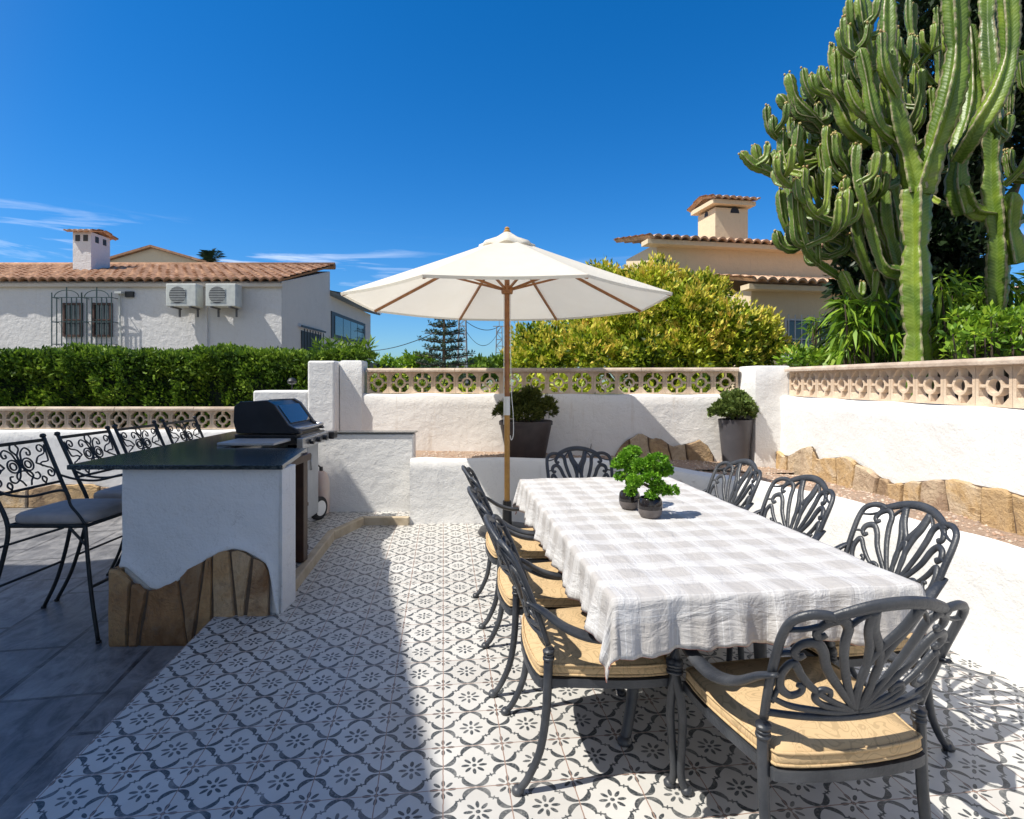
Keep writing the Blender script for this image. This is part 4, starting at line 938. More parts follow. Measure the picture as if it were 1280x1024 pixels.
# ---------------------------------------------------------------- bar stools
def make_stool():
    t = thing('bar_stool', 'x', 'bar stool', group='black wrought iron bar stools along the counter')
    zb = lambda z: -.23 - (z - .70) * .43      # back plane
    for s_ in (-1, 1):
        b = MB(); P = spl([(s_ * .262, zb(1.20), 1.20), (s_ * .258, zb(1.05), 1.05), (s_ * .255, zb(.90), .90), (s_ * .25, -.235, .70), (s_ * .255, -.26, .50), (s_ * .262, -.34, .22), (s_ * .268, -.44, .01)], 5)
        b.tube(P, .0125, 8); b.lathe([(.002, 1.215), (.016, 1.21), (.020, 1.195), (.013, 1.185)], (s_ * .262, zb(1.20), 0), 10); b.lathe([(.002, 0), (.016, .001), (.016, .014), (.01, .016)], (s_ * .268, -.443, 0), 8)
        b.build('leg', M['iron'], t, smooth=True)
        b = MB(); b.tube(spl([(s_ * .25, .235, .70), (s_ * .25, .25, .5), (s_ * .255, .28, .25), (s_ * .26, .32, .01)], 5), .0115, 8); b.lathe([(.002, 0), (.016, .001), (.016, .014), (.01, .016)], (s_ * .26, .322, 0), 8); b.build('leg', M['iron'], t, smooth=True)
        b = MB(); b.tube(spl([(s_ * .252, zb(.93), .93), (s_ * .27, -.22, .895), (s_ * .275, -.08, .885), (s_ * .275, .06, .915), (s_ * .272, .115, .92), (s_ * .268, .14, .90), (s_ * .262, .155, .83), (s_ * .258, .20, .77), (s_ * .25, .235, .71)], 5), .008, 8); b.build('armrest', M['iron'], t, smooth=True)
    for z in (1.17, .885): b = MB(); b.bar((-.25, zb(z), z), (.25, zb(z), z), .010, .022 if z > 1 else .016); b.build('back_rail', M['iron'], t)
    b = MB(); B3 = lambda x, z: Vector((x, zb(z), z))
    def sc(pts, r=.0055): b.tube([B3(x, z) for x, z in [(p.x, p.y) for p in spl([Vector((a, c, 0)) for a, c in pts], 5)]], r, 6)
    def spiral(cx, cz_, r0, r1, a0, turns, n=18): return [(cx + (r0 + (r1 - r0) * i / n) * math.cos(a0 + turns * 2 * pi * i / n), cz_ + (r0 + (r1 - r0) * i / n) * math.sin(a0 + turns * 2 * pi * i / n)) for i in range(n + 1)]
    def sp2(*a): b.tube([B3(x, z) for x, z in spiral(*a)], .0055, 6)
    C0 = 1.03
    for s_ in (-1, 1):
        sp2(s_ * .055, C0 + .0, .040, .040, 0, 1.0); sp2(s_ * .055, C0, .022, .022, 0, 1.0)
        sc([(0, C0), (s_ * .02, C0 + .04), (s_ * .035, C0 + .08), (s_ * .075, C0 + .105), (s_ * .105, C0 + .085), (s_ * .10, C0 + .058), (s_ * .078, C0 + .06), (s_ * .078, C0 + .078)])
        sc([(0, C0), (s_ * .02, C0 - .04), (s_ * .04, C0 - .075), (s_ * .08, C0 - .10), (s_ * .11, C0 - .085), (s_ * .105, C0 - .06), (s_ * .085, C0 - .06)])
        sc([(s_ * .02, .90), (s_ * .035, .93), (s_ * .06, .955), (s_ * .045, .985), (0, .995)])
        sp2(s_ * .19, C0 + .085, .038, .010, -pi / 2, s_ * 1.3); sp2(s_ * .20, C0 - .075, .036, .010, pi / 2, -s_ * 1.3)
        sc([(s_ * .12, C0), (s_ * .15, C0 + .035), (s_ * .19, C0 + .047)]); sc([(s_ * .12, C0), (s_ * .16, C0 - .02), (s_ * .20, C0 - .04)])
        sc([(s_ * .235, C0 + .11), (s_ * .225, C0 + .02), (s_ * .21, C0), (s_ * .17, C0 + .0), (s_ * .15, C0 - .012), (s_ * .165, C0 - .028)])
        sc([(s_ * .13, .895), (s_ * .15, .92), (s_ * .13, .94), (s_ * .115, .92), (s_ * .13, .895)])
        sc([(s_ * .02, 1.16), (s_ * .03, 1.13), (s_ * .0, 1.09), (0, C0)])
    b.build('scroll_panel', M['iron'], t, smooth=True)
    b = MB()
    b.tube([(-.25, -.235, .70), (.25, -.235, .70), (.25, .235, .70), (-.25, .235, .70), (-.25, -.235, .70)], .012, 6)
    for k in range(5): b.box((-.2 + .1 * k, 0, .70), (.02, .46, .008))
    b.build('seat_frame', M['iron'], t)
    b = MB()
    for s_ in (-1, 1): b.tube([(s_ * .258, -.29, .57), (s_ * .25, .10, .69)], .008, 6); b.tube([(s_ * .25, .244, .58), (s_ * .25, .14, .69)], .008, 6)
    b.tube([(-.256, .268, .33), (.256, .268, .33)], .010, 6); b.tube([(-.258, -.30, .33), (.258, -.30, .33)], .008, 6)
    b.build('stretcher', M['iron'], t)
    O = [Vector((.25 * math.copysign(abs(math.cos(a)) ** .35, math.cos(a)), .245 * math.copysign(abs(math.sin(a)) ** .35, math.sin(a)), 0)) for a in [2 * pi * i / 48 for i in range(48)]]; n = 48
    b = MB(); prof = [(.94, .708), (.985, .715), (1, .735), (.985, .758), (.93, .768), (.6, .778), (.3, .782)]; k = len(prof)
    b.add([(p.x * s_, p.y * s_, z) for s_, z in prof for p in O] + [(0, 0, .783)], [(a * n + i, a * n + (i + 1) % n, (a + 1) * n + (i + 1) % n, (a + 1) * n + i) for a in range(k - 1) for i in range(n)] + [((k - 1) * n + i, (k - 1) * n + (i + 1) % n, k * n) for i in range(n)] + [tuple(range(n))[::-1]])
    b.build('seat_cushion', M['greycush'], t, smooth=True)
    return t
st0 = make_stool()
for i, (x, y, rz, lb) in enumerate([(-2.815, 3.69, 0, 'nearest black iron bar stool with a grey cushion left of the counter'), (-2.83, 4.36, .02, 'second bar stool from the camera, half behind the granite top'), (-2.86, 4.99, 0, 'third bar stool from the camera with only its scrolled back above the counter'), (-2.87, 5.66, -.02, 'farthest bar stool at the wall end of the counter nearest the grill')]):
    if i == 0: st0.location = (x, y, GZ); st0.rotation_euler = (0, 0, -R(90) + rz); st0['label'] = lb
    else: dup(st0, (x, y, GZ), -R(90) + rz, lb)

# small wall lamp
t = thing('garden_lamp', 'small black garden lamp on the low shelf of the stepped wall', 'lamp', at(365, 487, 6.75))
b = MB(); b.tube([(0, 0, 0), (0, 0, .07)], .008, 8); b.build('stem', M['iron'], t); b = MB(); b.lathe([(.01, .06), (.05, .075), (.055, .10), (.035, .13), (.01, .14)], n=16); b.build('lamp_head', M['iron'], t, smooth='auto')
# hanging wire on the back wall
b = MB(); b.tube(spl([at(744, 490, 6.55) + Vector((0, 0, 0)), at(742, 510, 6.53), at(746, 530, 6.5), at(741, 545, 6.5), at(738, 562, 6.48)], 5), .004, 5); tag(b.build('hanging_wire', M['iron'], smooth=True), 'thin black wire hanging down the back wall behind the far chair', 'wire')

# ---------------------------------------------------------------- hedge
def hedge():
    x0, x1, yf, yb, z0, z1 = -13, -2.0, 7.48, 8.5, .3, 1.78
    n = 30000; arr = []
    fr = rng.random(n); x = rng.uniform(x0, x1, n); 
    isf = fr < .62; y = np.where(isf, yf, rng.uniform(yf, yb, n)); z = np.where(isf, rng.uniform(z0, z1, n), z1)
    lump = .10 * np.sin(x * 3.1 + z * 4) + .07 * np.sin(x * 7.3 - z * 5 + 2) + .05 * np.sin(z * 11 + x * 13) + .05 * np.sin(x * 19 + z * 3)
    nrm = np.where(isf[:, None], np.array([0, -1, .25]), np.array([0, -.2, 1.0]))
    y = np.where(isf, y - lump * .9 + rng.uniform(0, .20, n), y); z = np.where(isf, z, z + lump * .35 - rng.uniform(0, .06, n))
    z = np.minimum(z, z1 + .09 + .04 * rng.normal(size=n))
    c = np.stack([x, y, z], 1); arr.append(leafmesh(c, 4, .060, .035, 2.4, norm=np.repeat(nrm, 4, 0), up=.35))
    c2 = np.stack([rng.uniform(x0, x1, 9000), rng.uniform(yf, yf + .45, 9000), rng.uniform(z1 - .30, z1 - .02, 9000)], 1); arr.append(leafmesh(c2, 5, .065, .05, 2.2, up=.4))
    t = thing('clipped_hedge', 'long clipped green hedge behind the low balustrade on the left', 'hedge')
    leafobj('foliage', arr, [M['hedge']], t)
    b = MB(); b.box(((x0 + x1) / 2, (yf + yb) / 2 + .22, (z0 + z1) / 2 - .14), (x1 - x0 - .15, yb - yf, z1 - z0 + .05)); b.build('dark_core', M['darkleaf'], t)  # solid dark box added as the hedge core, closing gaps behind the leaves
hedge()
def greenrow(name, label, cat, pts, n, size, spread, mat, asp=2.2, core=True, stuff=False, h=None):
    arr = [leafmesh(np.array(pts), n, size, spread, asp, up=.2)]
    o = leafobj(name, arr, [mat]); tag(o, label, cat)
    return o

# ---------------------------------------------------------------- tree helper
def tree(name, label, cat, base, blobs, mats, size, per, dens=1.0, trunk_r=.08, asp=2.0, bloom=None, group=None, spread=.09, core=True, up=.2):
    base = Vector(base); t = thing(name, label, cat, base, 0, group); A_ = []; B_ = []
    b = MB()
    for (x, y, z, r) in blobs:
        k = int(42 * dens * (r / .5) ** 2 * 4) + 6; d = rnd_unit(k); nn = d * (1 + .22 * np.sin(d[:, :1] * 9 + d[:, 2:] * 7 + x)) ; c = np.array([x, y, z]) - np.array(base) + nn * r * rng.uniform(.72, 1.02, (k, 1)) * np.array([1, 1, .9])
        A_.append(leafmesh(c, per, size, spread, asp, norm=np.repeat(d, per, 0), up=up))
        A_.append(leafmesh(np.array([x, y, z]) - np.array(base) + rnd_unit(k) * r * rng.uniform(.1, .7, (k, 1)), max(3, per // 2), size * 1.3, spread * 1.5, asp))
        if bloom:
            kk = int(k * .55); sel = rng.choice(k, kk, replace=False); sel = sel[d[sel][:, 2] > -.1]; c2 = c[sel] + d[sel] * .09; B_.append(leafmesh(c2, 11, size * .9, .075, 2.4, norm=np.repeat(d[sel], 11, 0), up=.9))
        p = Vector((x, y, z)) - base; b.tube(spl([(0, 0, 0), (p.x * .2, p.y * .2, p.z * .45), (p.x * .7, p.y * .7, p.z * .8), p], 4), [trunk_r * (1 - .055 * i) for i in range(13)], 6)
    arrs = [np.concatenate(A_)]; ms = [mats]
    if B_: arrs.append(np.concatenate(B_)); ms.append(bloom)
    leafobj('crown', arrs, ms, t); b.build('trunk', M['bark'], t, smooth=True); return t
# yellow-green flowering tree
bl = []
for (px, py, r, dy) in [(665, 425, .3, 0), (655, 455, .25, -.3), (690, 440, .42, 0), (725, 410, .45, .3), (660, 450, .3, .1), (780, 405, .6, 0), (765, 362, .38, .6), (812, 368, .48, .2), (822, 350, .32, .4), (792, 372, .4, .8), (745, 375, .36, .5), (850, 395, .55, -.2), (880, 380, .38, .3), (900, 415, .5, -.2), (935, 425, .42, .1), (952, 442, .34, 0), (915, 450, .42, -.3), (860, 440, .5, -.4), (800, 445, .5, -.4), (740, 445, .5, -.4), (690, 455, .35, -.3), (922, 398, .24, .3), (962, 425, .2, .2), (848, 358, .22, .3), (752, 352, .3, .6), (888, 368, .28, .3), (868, 362, .25, .2), (945, 408, .22, .2)]:
    p = at(px, py, 9.6 + dy); bl.append((p.x, p.y, p.z, r))
tree('flowering_tree', 'big bushy yellow green flowering tree between the parasol and the sandy house', 'tree', (2.6, 9.9, -.5), bl, M['bush'], .095, 9, 1.15, .10, 2.4, M['bushbloom'], spread=.12)
# low greenery just behind the back balustrade
p_ = [(x, 7.35 + .25 * math.sin(x * 5), 1.22 + .1 * math.sin(x * 3) + random.uniform(-.12, .12)) for x in np.linspace(-1.9, 2.6, 260)]
greenrow('wall_shrubs', 'dense low shrubs behind the openwork of the back balustrade', 'shrub', [(x, y, z) for x, y, z in p_], 14, .09, .16, M['bush'])
p_ = [at(x, 449 + 4 * math.sin(x), 8 + random.uniform(-.3, .3)) for x in np.linspace(985, 1090, 90)]
greenrow('wall_shrubs', 'bright green low shrubs behind the corner pillar in front of the right house', 'shrub', [tuple(p) for p in p_], 14, .10, .16, M['lush'])
p_ = [at(x, 440 + random.uniform(-6, 5), 7.9) for x in np.linspace(395, 462, 50)]
greenrow('hedge_end_shrub', 'loose feathery shoots at the right end of the clipped hedge', 'shrub', [tuple(p) for p in p_], 12, .12, .12, M['hedge'], 5)

# ---------------------------------------------------------------- cactus
def cactus():
    t = thing('candelabra_cactus', 'huge many armed candelabra cactus rising behind the right balustrade', 'cactus', (4.5, 6.5, -.4))
    O = Vector((4.5, 6.5, -.4)); rnd = random.Random(21); made = []; buds = MB()
    def limb(P, r0, r1, name='branch', ribs=4, seg=.55, tipbud=False, rot=None, endround=True, forks=0, acc=None):
        P = spl(P, 7); 
        # resample evenly
        L = [0]
        for i in range(1, len(P)): L.append(L[-1] + (P[i] - P[i - 1]).length)
        tot = L[-1]; N = max(10, int(tot / .028)); Q = []; j = 0
        for i in range(N + 1):
            s_ = tot * i / N
            while j < len(L) - 2 and L[j + 1] < s_: j += 1
            f = (s_ - L[j]) / max(1e-6, L[j + 1] - L[j]); Q.append(P[j].lerp(P[j + 1], min(1, f)))
        nr = ribs * 6; top = acc is None; b, us = acc if acc else (MB(), []); b.mi = 0; vs = []; a = None; rot = rnd.random() * 2 if rot is None else rot; sg = seg * rnd.uniform(.85, 1.2); ph = rnd.random() * sg
        for i, q in enumerate(Q):
            T_ = (Q[min(i + 1, N)] - Q[max(i - 1, 0)]).normalized()
            if a is None: a = T_.orthogonal().normalized()
            a = (a - T_ * a.dot(T_)).normalized(); bb = T_.cross(a); s_ = tot * i / N; R_ = r0 + (r1 - r0) * i / N
            con = abs(math.sin(pi * (s_ + ph) / sg)) ; R_ *= .66 + .34 * min(1, con ** .55)
            if endround:
                e_ = (tot - s_) / (R_ * 1.3 + 1e-6)
                if e_ < 1: R_ *= math.sqrt(max(.02, 1 - (1 - e_) ** 2))
            sc_ = 1 + .09 * math.sin(s_ * 2 * pi / (.13 if r0 > .12 else .085) + .8 * math.sin(s_ * 7))
            for k in range(nr):
                th = 2 * pi * k / nr; f = (k % 6) / 6; tri = abs(f - .5) * 2        # 1 at crest, 0 in the valley
                rad = R_ * (.40 + .60 * tri ** 1.7 * sc_)
                vs.append(q - O + (a * math.cos(th + rot) + bb * math.sin(th + rot)) * rad); us.append((1 - tri, s_))
        fs = [(i * nr + k, i * nr + (k + 1) % nr, (i + 1) * nr + (k + 1) % nr, (i + 1) * nr + k) for i in range(N) for k in range(nr)] + [tuple(N * nr + k for k in range(nr))]
        b.add(vs, fs)
        if tipbud:
            b.mi = 1
            for _ in range(rnd.randint(2, 4)):
                c = Q[-1] - O + Vector((rnd.uniform(-1, 1) * r1 * .45, rnd.uniform(-1, 1) * r1 * .45, rnd.uniform(-.035, -.01)))
                b.lathe([(.002, 0), (.012, .012), (.014, .024), (.003, .034)], c, 6); us += [(.5, 0)] * 24
        for _ in range(forks):
            k = int(N * rnd.uniform(.25, .6)); q = Q[k]; a_ = rnd.random() * 6.28; w_ = rnd.uniform(.13, .24); h_ = max(.25, (Q[-1].z - q.z) * rnd.uniform(.55, 1.0))
            o_ = Vector((math.cos(a_) * w_, math.sin(a_) * w_, 0)); limb([q, q + o_ * .8 + Vector((0, 0, .06)), q + o_ + Vector((0, 0, h_ * .5)), q + o_ * 1.1 + Vector((0, 0, h_))], r1 * .7, r1 * .9, seg=.4, tipbud=True, acc=(b, us))
        if not top: return Q
        o = b.build(name, [M['cactus'], M['bud']], t, smooth=True); uv = o.data.uv_layers.new(name='UVMap')
        idx = np.zeros(len(o.data.loops), dtype=int); o.data.loops.foreach_get('vertex_index', idx); uv.data.foreach_set('uv', np.array(us)[idx].ravel()); return Q
    W = lambda px, py, Y=6.4: at(px, py, Y)
    SK = []      # skeleton points used as nodes for the outer arms
    def main(pts, r0, r1, name='branch', **k):
        Q = limb([W(*p) for p in pts], r0, r1, name, **k); SK.append(Q); return Q
    main([(1147, 560, 6.2), (1147, 450, 6.2), (1145, 340, 6.2), (1145, 236, 6.2)], .16, .155, 'trunk', rot=.5, seg=1.05, endround=False)
    main([(1145, 240, 6.2), (1136, 200, 6.2), (1124, 160, 6.15), (1112, 90, 6.1), (1110, 20, 6.1), (1112, -40, 6.1)], .13, .085)
    main([(1150, 242, 6.2), (1166, 190, 6.1), (1188, 120, 6.0), (1196, 60, 6.0), (1190, -50, 6.0)], .15, .12, seg=.9)
    main([(1196, 200, 6.2), (1222, 160, 5.9), (1248, 115, 5.8), (1262, 60, 5.8), (1258, -30, 5.8)], .12, .10, seg=1.2)
    main([(1246, 560, 6.7), (1246, 400, 6.7), (1247, 300, 6.6), (1240, 230, 6.6), (1240, 120, 6.6), (1235, 20, 6.7), (1240, -60, 6.7)], .16, .12, 'trunk', seg=.8)
    main([(1270, 330, 6.5), (1262, 280, 6.5), (1266, 240, 6.4)], .13, .10)
    main([(1255, 232, 6.5), (1270, 218, 6.4), (1285, 200, 6.3), (1300, 170, 6.3)], .04, .08)
    main([(1205, 268, 6.6), (1196, 230, 6.6), (1202, 180, 6.6), (1215, 120, 6.7), (1212, 30, 6.8)], .13, .10)
    main([(1240, 268, 6.6), (1215, 262, 6.6), (1204, 230, 6.5)], .10, .12)
    main([(1140, 560, 6.9), (1128, 420, 6.9), (1112, 330, 6.9), (1085, 270, 6.9), (1062, 215, 6.9), (1050, 170, 6.9)], .15, .09, 'trunk')
    main([(1120, 400, 6.8), (1128, 340, 6.8), (1122, 270, 6.8), (1105, 200, 6.8), (1092, 130, 6.8), (1085, 60, 6.8), (1080, 0, 6.9)], .12, .09)
    main([(1130, 342, 6.5), (1105, 335, 6.5), (1092, 300, 6.5), (1080, 255, 6.5), (1072, 225, 6.5)], .09, .07)
    main([(1110, 400, 7.1), (1090, 345, 7.1), (1062, 300, 7.1), (1040, 250, 7.1), (1025, 220, 7.1)], .11, .07)
    main([(1082, 395, 6.9), (1062, 370, 6.9), (1050, 345, 6.9)], .05, .06)
    main([(1085, 180, 6.6), (1060, 160, 6.5), (1045, 130, 6.5), (1030, 110, 6.5)], .09, .07)
    main([(1125, 160, 6.3), (1095, 150, 6.2), (1070, 130, 6.2), (1058, 100, 6.2)], .085, .06)
    main([(1120, 175, 6.2), (1095, 150, 6.1), (1082, 90, 6.1), (1075, 60, 6.1)], .08, .07)
    main([(1122, 120, 6.1), (1105, 85, 6.0), (1102, 40, 6.0)], .07, .06, tipbud=True)
    main([(1118, 430, 6.9), (1100, 370, 6.8), (1078, 320, 6.7), (1068, 270, 6.7), (1064, 230, 6.7)], .10, .08)
    main([(1130, 380, 6.7), (1122, 330, 6.6), (1108, 280, 6.6), (1106, 230, 6.6), (1108, 190, 6.6)], .10, .08)
    # silhouette arms on the left, candelabra style
    def arm(node, pts, r=.055, **k): return limb([W(*node)] + [W(*p) for p in pts], r * .8, r, tipbud=True, seg=.38, forks=2, **k)
    Y_ = 6.8
    arms = [((1055, 195, Y_), [(1010, 205, 6.7), (975, 217, 6.7), (952, 208, 6.7), (943, 180, 6.7)]), ((960, 213, 6.7), [(942, 206, 6.7), (926, 190, 6.7)]),
            ((1060, 205, Y_), [(1030, 190, 6.8), (985, 178, 6.8), (962, 160, 6.8), (958, 132, 6.8)]), ((985, 178, 6.8), [(968, 165, 6.7), (966, 145, 6.7)]),
            ((1055, 190, Y_), [(1030, 165, 6.7), (990, 140, 6.7), (972, 118, 6.7)]), ((1050, 180, Y_), [(1020, 150, 6.6), (995, 125, 6.6), (985, 92, 6.6)]),
            ((1045, 150, Y_), [(1022, 130, 6.8), (1008, 105, 6.8), (1004, 85, 6.8)]), ((1050, 165, Y_), [(1030, 125, 6.9), (1018, 95, 6.9)]),
            ((1060, 150, 6.5), [(1042, 120, 6.5), (1028, 100, 6.5), (1026, 82, 6.5)]), ((1070, 150, 6.4), [(1052, 110, 6.4), (1042, 80, 6.4), (1040, 55, 6.4)]),
            ((1085, 120, 6.7), [(1065, 95, 6.7), (1057, 60, 6.7), (1057, 42, 6.7)]), ((1085, 90, 6.7), [(1072, 50, 6.7), (1062, 20, 6.7), (1060, 5, 6.7)]), ((1085, 70, 6.7), [(1080, 40, 6.6), (1076, 15, 6.6), (1074, -5, 6.6)]),
            ((1095, 345, 7.0), [(1050, 300, 7.0), (1010, 298, 7.0), (985, 285, 7.0), (978, 262, 7.0), (975, 236, 7.0)]), ((1010, 300, 7.0), [(990, 312, 6.9), (975, 305, 6.9), (970, 288, 6.9)]),
            ((1050, 300, 7.0), [(1012, 285, 6.9), (1000, 255, 6.9), (1003, 225, 6.9)]), ((1060, 295, 7.0), [(1035, 270, 7), (1020, 245, 7), (1012, 220, 7)]),
            ((1040, 255, 7.0), [(1025, 235, 7.0), (1018, 205, 7.0)]), ((1062, 300, 7.1), [(1045, 320, 7.0), (1020, 318, 7.0), (1010, 305, 7)]), ((1100, 395, 6.8), [(1070, 372, 6.7), (1058, 350, 6.7), (1052, 338, 6.7)]),
            ((1075, 235, 6.6), [(1060, 215, 6.5), (1048, 190, 6.5), (1045, 165, 6.5)]), ((1090, 290, 6.5), [(1078, 250, 6.4), (1070, 215, 6.4), (1072, 180, 6.4)])]
    for nd, pts in arms: arm(nd, pts, rnd.uniform(.058, .076))
    # random inner arms filling the crown
    nodes = [q for Q in SK for q in Q[len(Q) // 3::4]]; cnt = 0
    def inside(px, py):
        lim = [(-60, 1062), (20, 1050), (60, 1036), (90, 995), (130, 968), (180, 965), (215, 985), (260, 1010), (330, 1060)]
        for i in range(len(lim) - 1):
            if lim[i][0] <= py <= lim[i + 1][0]: f = (py - lim[i][0]) / (lim[i + 1][0] - lim[i][0]); return px > lim[i][1] + (lim[i + 1][1] - lim[i][1]) * f
        return False
    while cnt < 56:
        px, py, Y = (rnd.uniform(970, 1140), rnd.uniform(40, 300), rnd.uniform(6.4, 8.0)) if cnt % 5 < 3 else (rnd.uniform(1050, 1330), rnd.uniform(-60, 200), rnd.uniform(6.3, 8.2))
        if not inside(px, py) or (1150 < px < 1235 and py > 190): continue
        tip = W(px, py, Y); best = None; bd = 1e9
        for q in nodes:
            dz = tip.z - q.z
            if dz < .3: continue
            h = math.hypot(tip.x - q.x, tip.y - q.y); c = abs(h - dz * .6) + .25 * dz + .1 * h
            if c < bd: bd = c; best = q
        if best is None: continue
        q = best; mid = Vector((q.x + (tip.x - q.x) * .75, q.y + (tip.y - q.y) * .75, q.z + (tip.z - q.z) * .22))
        Q = limb([q, mid, Vector((tip.x, tip.y, q.z + (tip.z - q.z) * .6)), tip], .055, rnd.uniform(.055, .075), tipbud=True, seg=.45, forks=3); cnt += 1
        nodes += Q[len(Q) // 2::6]
cactus()

# dark tree behind the cactus, bamboo like plants around its foot
bl = [(*at(px, py, Y), r) for px, py, Y, r in [(1195, 380, 8.0, .45), (1190, 310, 8.1, .5), (1200, 250, 8.3, .5), (1185, 200, 8.4, .5), (1215, 150, 8.5, .6), (1160, 150, 8.6, .5), (1150, 300, 8.2, .35), (1115, 250, 8.6, .4), (1250, 100, 8.6, .6), (1140, 60, 8.7, .4), (1085, 190, 8.3, .42), (1060, 235, 8.2, .32), (1085, 310, 8.2, .45), (1100, 120, 8.5, .35), (1060, 160, 8.4, .3), (1065, 350, 8.1, .25), (1180, 20, 8.8, .8), (1270, 20, 8.8, .8), (1110, 350, 8.4, .4), (1290, 180, 8.5, .4), (1270, 130, 8.4, .4)]]
tree('dark_leafy_tree', 'dark dense tree standing right behind the cactus', 'tree', (6.3, 8.3, -.5), bl, M['darkleaf'], .15, 7, .8, .10, 2.5)  # the blackish green is the leaf colour itself
def bamboo(label, pts, mat, n=1, size=.22, asp=6, per=16, droop=.8, base=None, name='leafy_shrub'):
    cs = []; b = MB(); B0 = Vector(base)
    for p in pts:
        p = Vector(p); cs.append(tuple(p - B0)); b.tube(spl([(0 + random.uniform(-.2, .2), random.uniform(-.1, .1), 0), ((p.x - B0.x) * .8, (p.y - B0.y) * .8, (p.z - B0.z) * .55), p - B0], 4), [.018 - .0015 * i for i in range(9)], 5)
    t = thing(name, label, 'shrub', B0); leafobj('foliage', [leafmesh(np.array(cs), per, size, .07, asp, droop=droop, up=.25)], [mat], t); b.build('stems', M['bark'], t); return t
def cloud(n, x0, x1, y0, y1, Y0_, Y1_): return [at(random.uniform(x0, x1), random.uniform(y0, y1), random.uniform(Y0_, Y1_)) for _ in range(n)]
bamboo('bright green long leaved shrub left of the cactus trunk', cloud(70, 1052, 1130, 372, 450, 6.6, 7.4), M['lush'], base=at(1095, 560, 7.0), size=.24)
bamboo('bright green long leaved shrub filling the right corner behind the balustrade', cloud(150, 1165, 1300, 345, 450, 6.7, 7.6), M['lush'], base=at(1230, 560, 7.2), size=.2)
bamboo('small leaved green bush beneath the right hand cactus stem', cloud(120, 1190, 1300, 390, 455, 5.6, 6.4), M['lush'], base=at(1245, 560, 6.0), size=.08, asp=2.2, per=26, droop=0)
bamboo('thin upright bamboo like plant in front of the right house window', cloud(14, 1013, 1027, 382, 445, 8.8, 9), M['lush'], base=at(1020, 520, 8.9), size=.2, asp=7, per=7)
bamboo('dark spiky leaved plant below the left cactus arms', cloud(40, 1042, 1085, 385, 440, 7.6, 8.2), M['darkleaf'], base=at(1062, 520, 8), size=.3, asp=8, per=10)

# ---------------------------------------------------------------- tiled roofs
def tiled(mb, A, B, up, pitch=.21, course=.36, amp=.045):
    """A->B eave line, up: vector from eave to ridge; corrugated barrel tiles in courses"""
    A = Vector(A); B = Vector(B); up = Vector(up); L = (B - A).length; d = (B - A) / L; U_ = up.length; u = up / U_; nr = d.cross(u).normalized()
    if nr.z < 0: nr = -nr
    nt = max(1, round(L / pitch)); nc = max(1, round(U_ / course)); m = 8; xs = np.linspace(0, L, nt * m + 1); rows = []
    for c in range(nc):
        for f in (0, .985):
            sh = .028 * (1 - f) + .001 * c
            row = []
            for x in xs:
                ph = (x / L * nt) % 1; h = amp * (abs(math.cos(pi * ph)) ** .8) * 1.5
                row.append(A + d * float(x) + u * (U_ * (c + f) / nc + (.012 * math.sin(x * 9.7 + c * 3))) + nr * (h + sh))
            rows.append(row)
    mb.grid(rows)
    # closed underside at the eave
    lo = [p - nr * .045 for p in rows[0]]; mb.grid([lo, rows[0]]); mb.grid([[p + up for p in lo], lo])
# ---------------------------------------------------------------- left neighbour's house
t = thing('white_house', 'long white single storey house with terracotta roof beyond the hedge', 'house', (0, 0, 0))
XR = -5.67; YF = 14.0; YB = 17.7; ZE = 3.84; ZR = 4.90; XL = -17
b = MB(); b.add([(XL, YF, -.6), (XR, YF, -.6), (XR, YF, ZE), (XL, YF, ZE), (XR, YB, -.6), (XR, YB, ZR - .1), (XL, YB, ZR - .1), (XL, YB, -.6)], [(0, 1, 2, 3), (1, 4, 5, 2), (4, 7, 6, 5), (7, 0, 3, 6)])
b.build('wall', M['plasterhouse'], t)
b = MB(); b.add([(XR + .004, YF + .004, -.6), (XR + .004, YB, -.6), (XR + .004, YB, ZR - .12), (XR + .004, YF, ZE - .02)], [(0, 1, 2, 3)]); b.build('side_wall', M['cream'], t)
b = MB(); tiled(b, (XL, YF - .20, ZE - .02), (XR + .14, YF - .20, ZE - .02), (0, YB - YF + .22, ZR - ZE + .06), .235, .40, .05); rf = b.build('roof', M['roofred'], t, smooth='auto')
b = MB(); b.tube([(XL, YB + .05, ZR + .08), (XR + .14, YB + .05, ZR + .08)], .11, 10); b.build('ridge_tiles', M['roofred'], rf, smooth=True)
b = MB(); b.bar((XL, YF - .05, ZE - .10), (XR + .05, YF - .05, ZE - .10), .1, .08); b.build('eave_board', M['cream'], t)
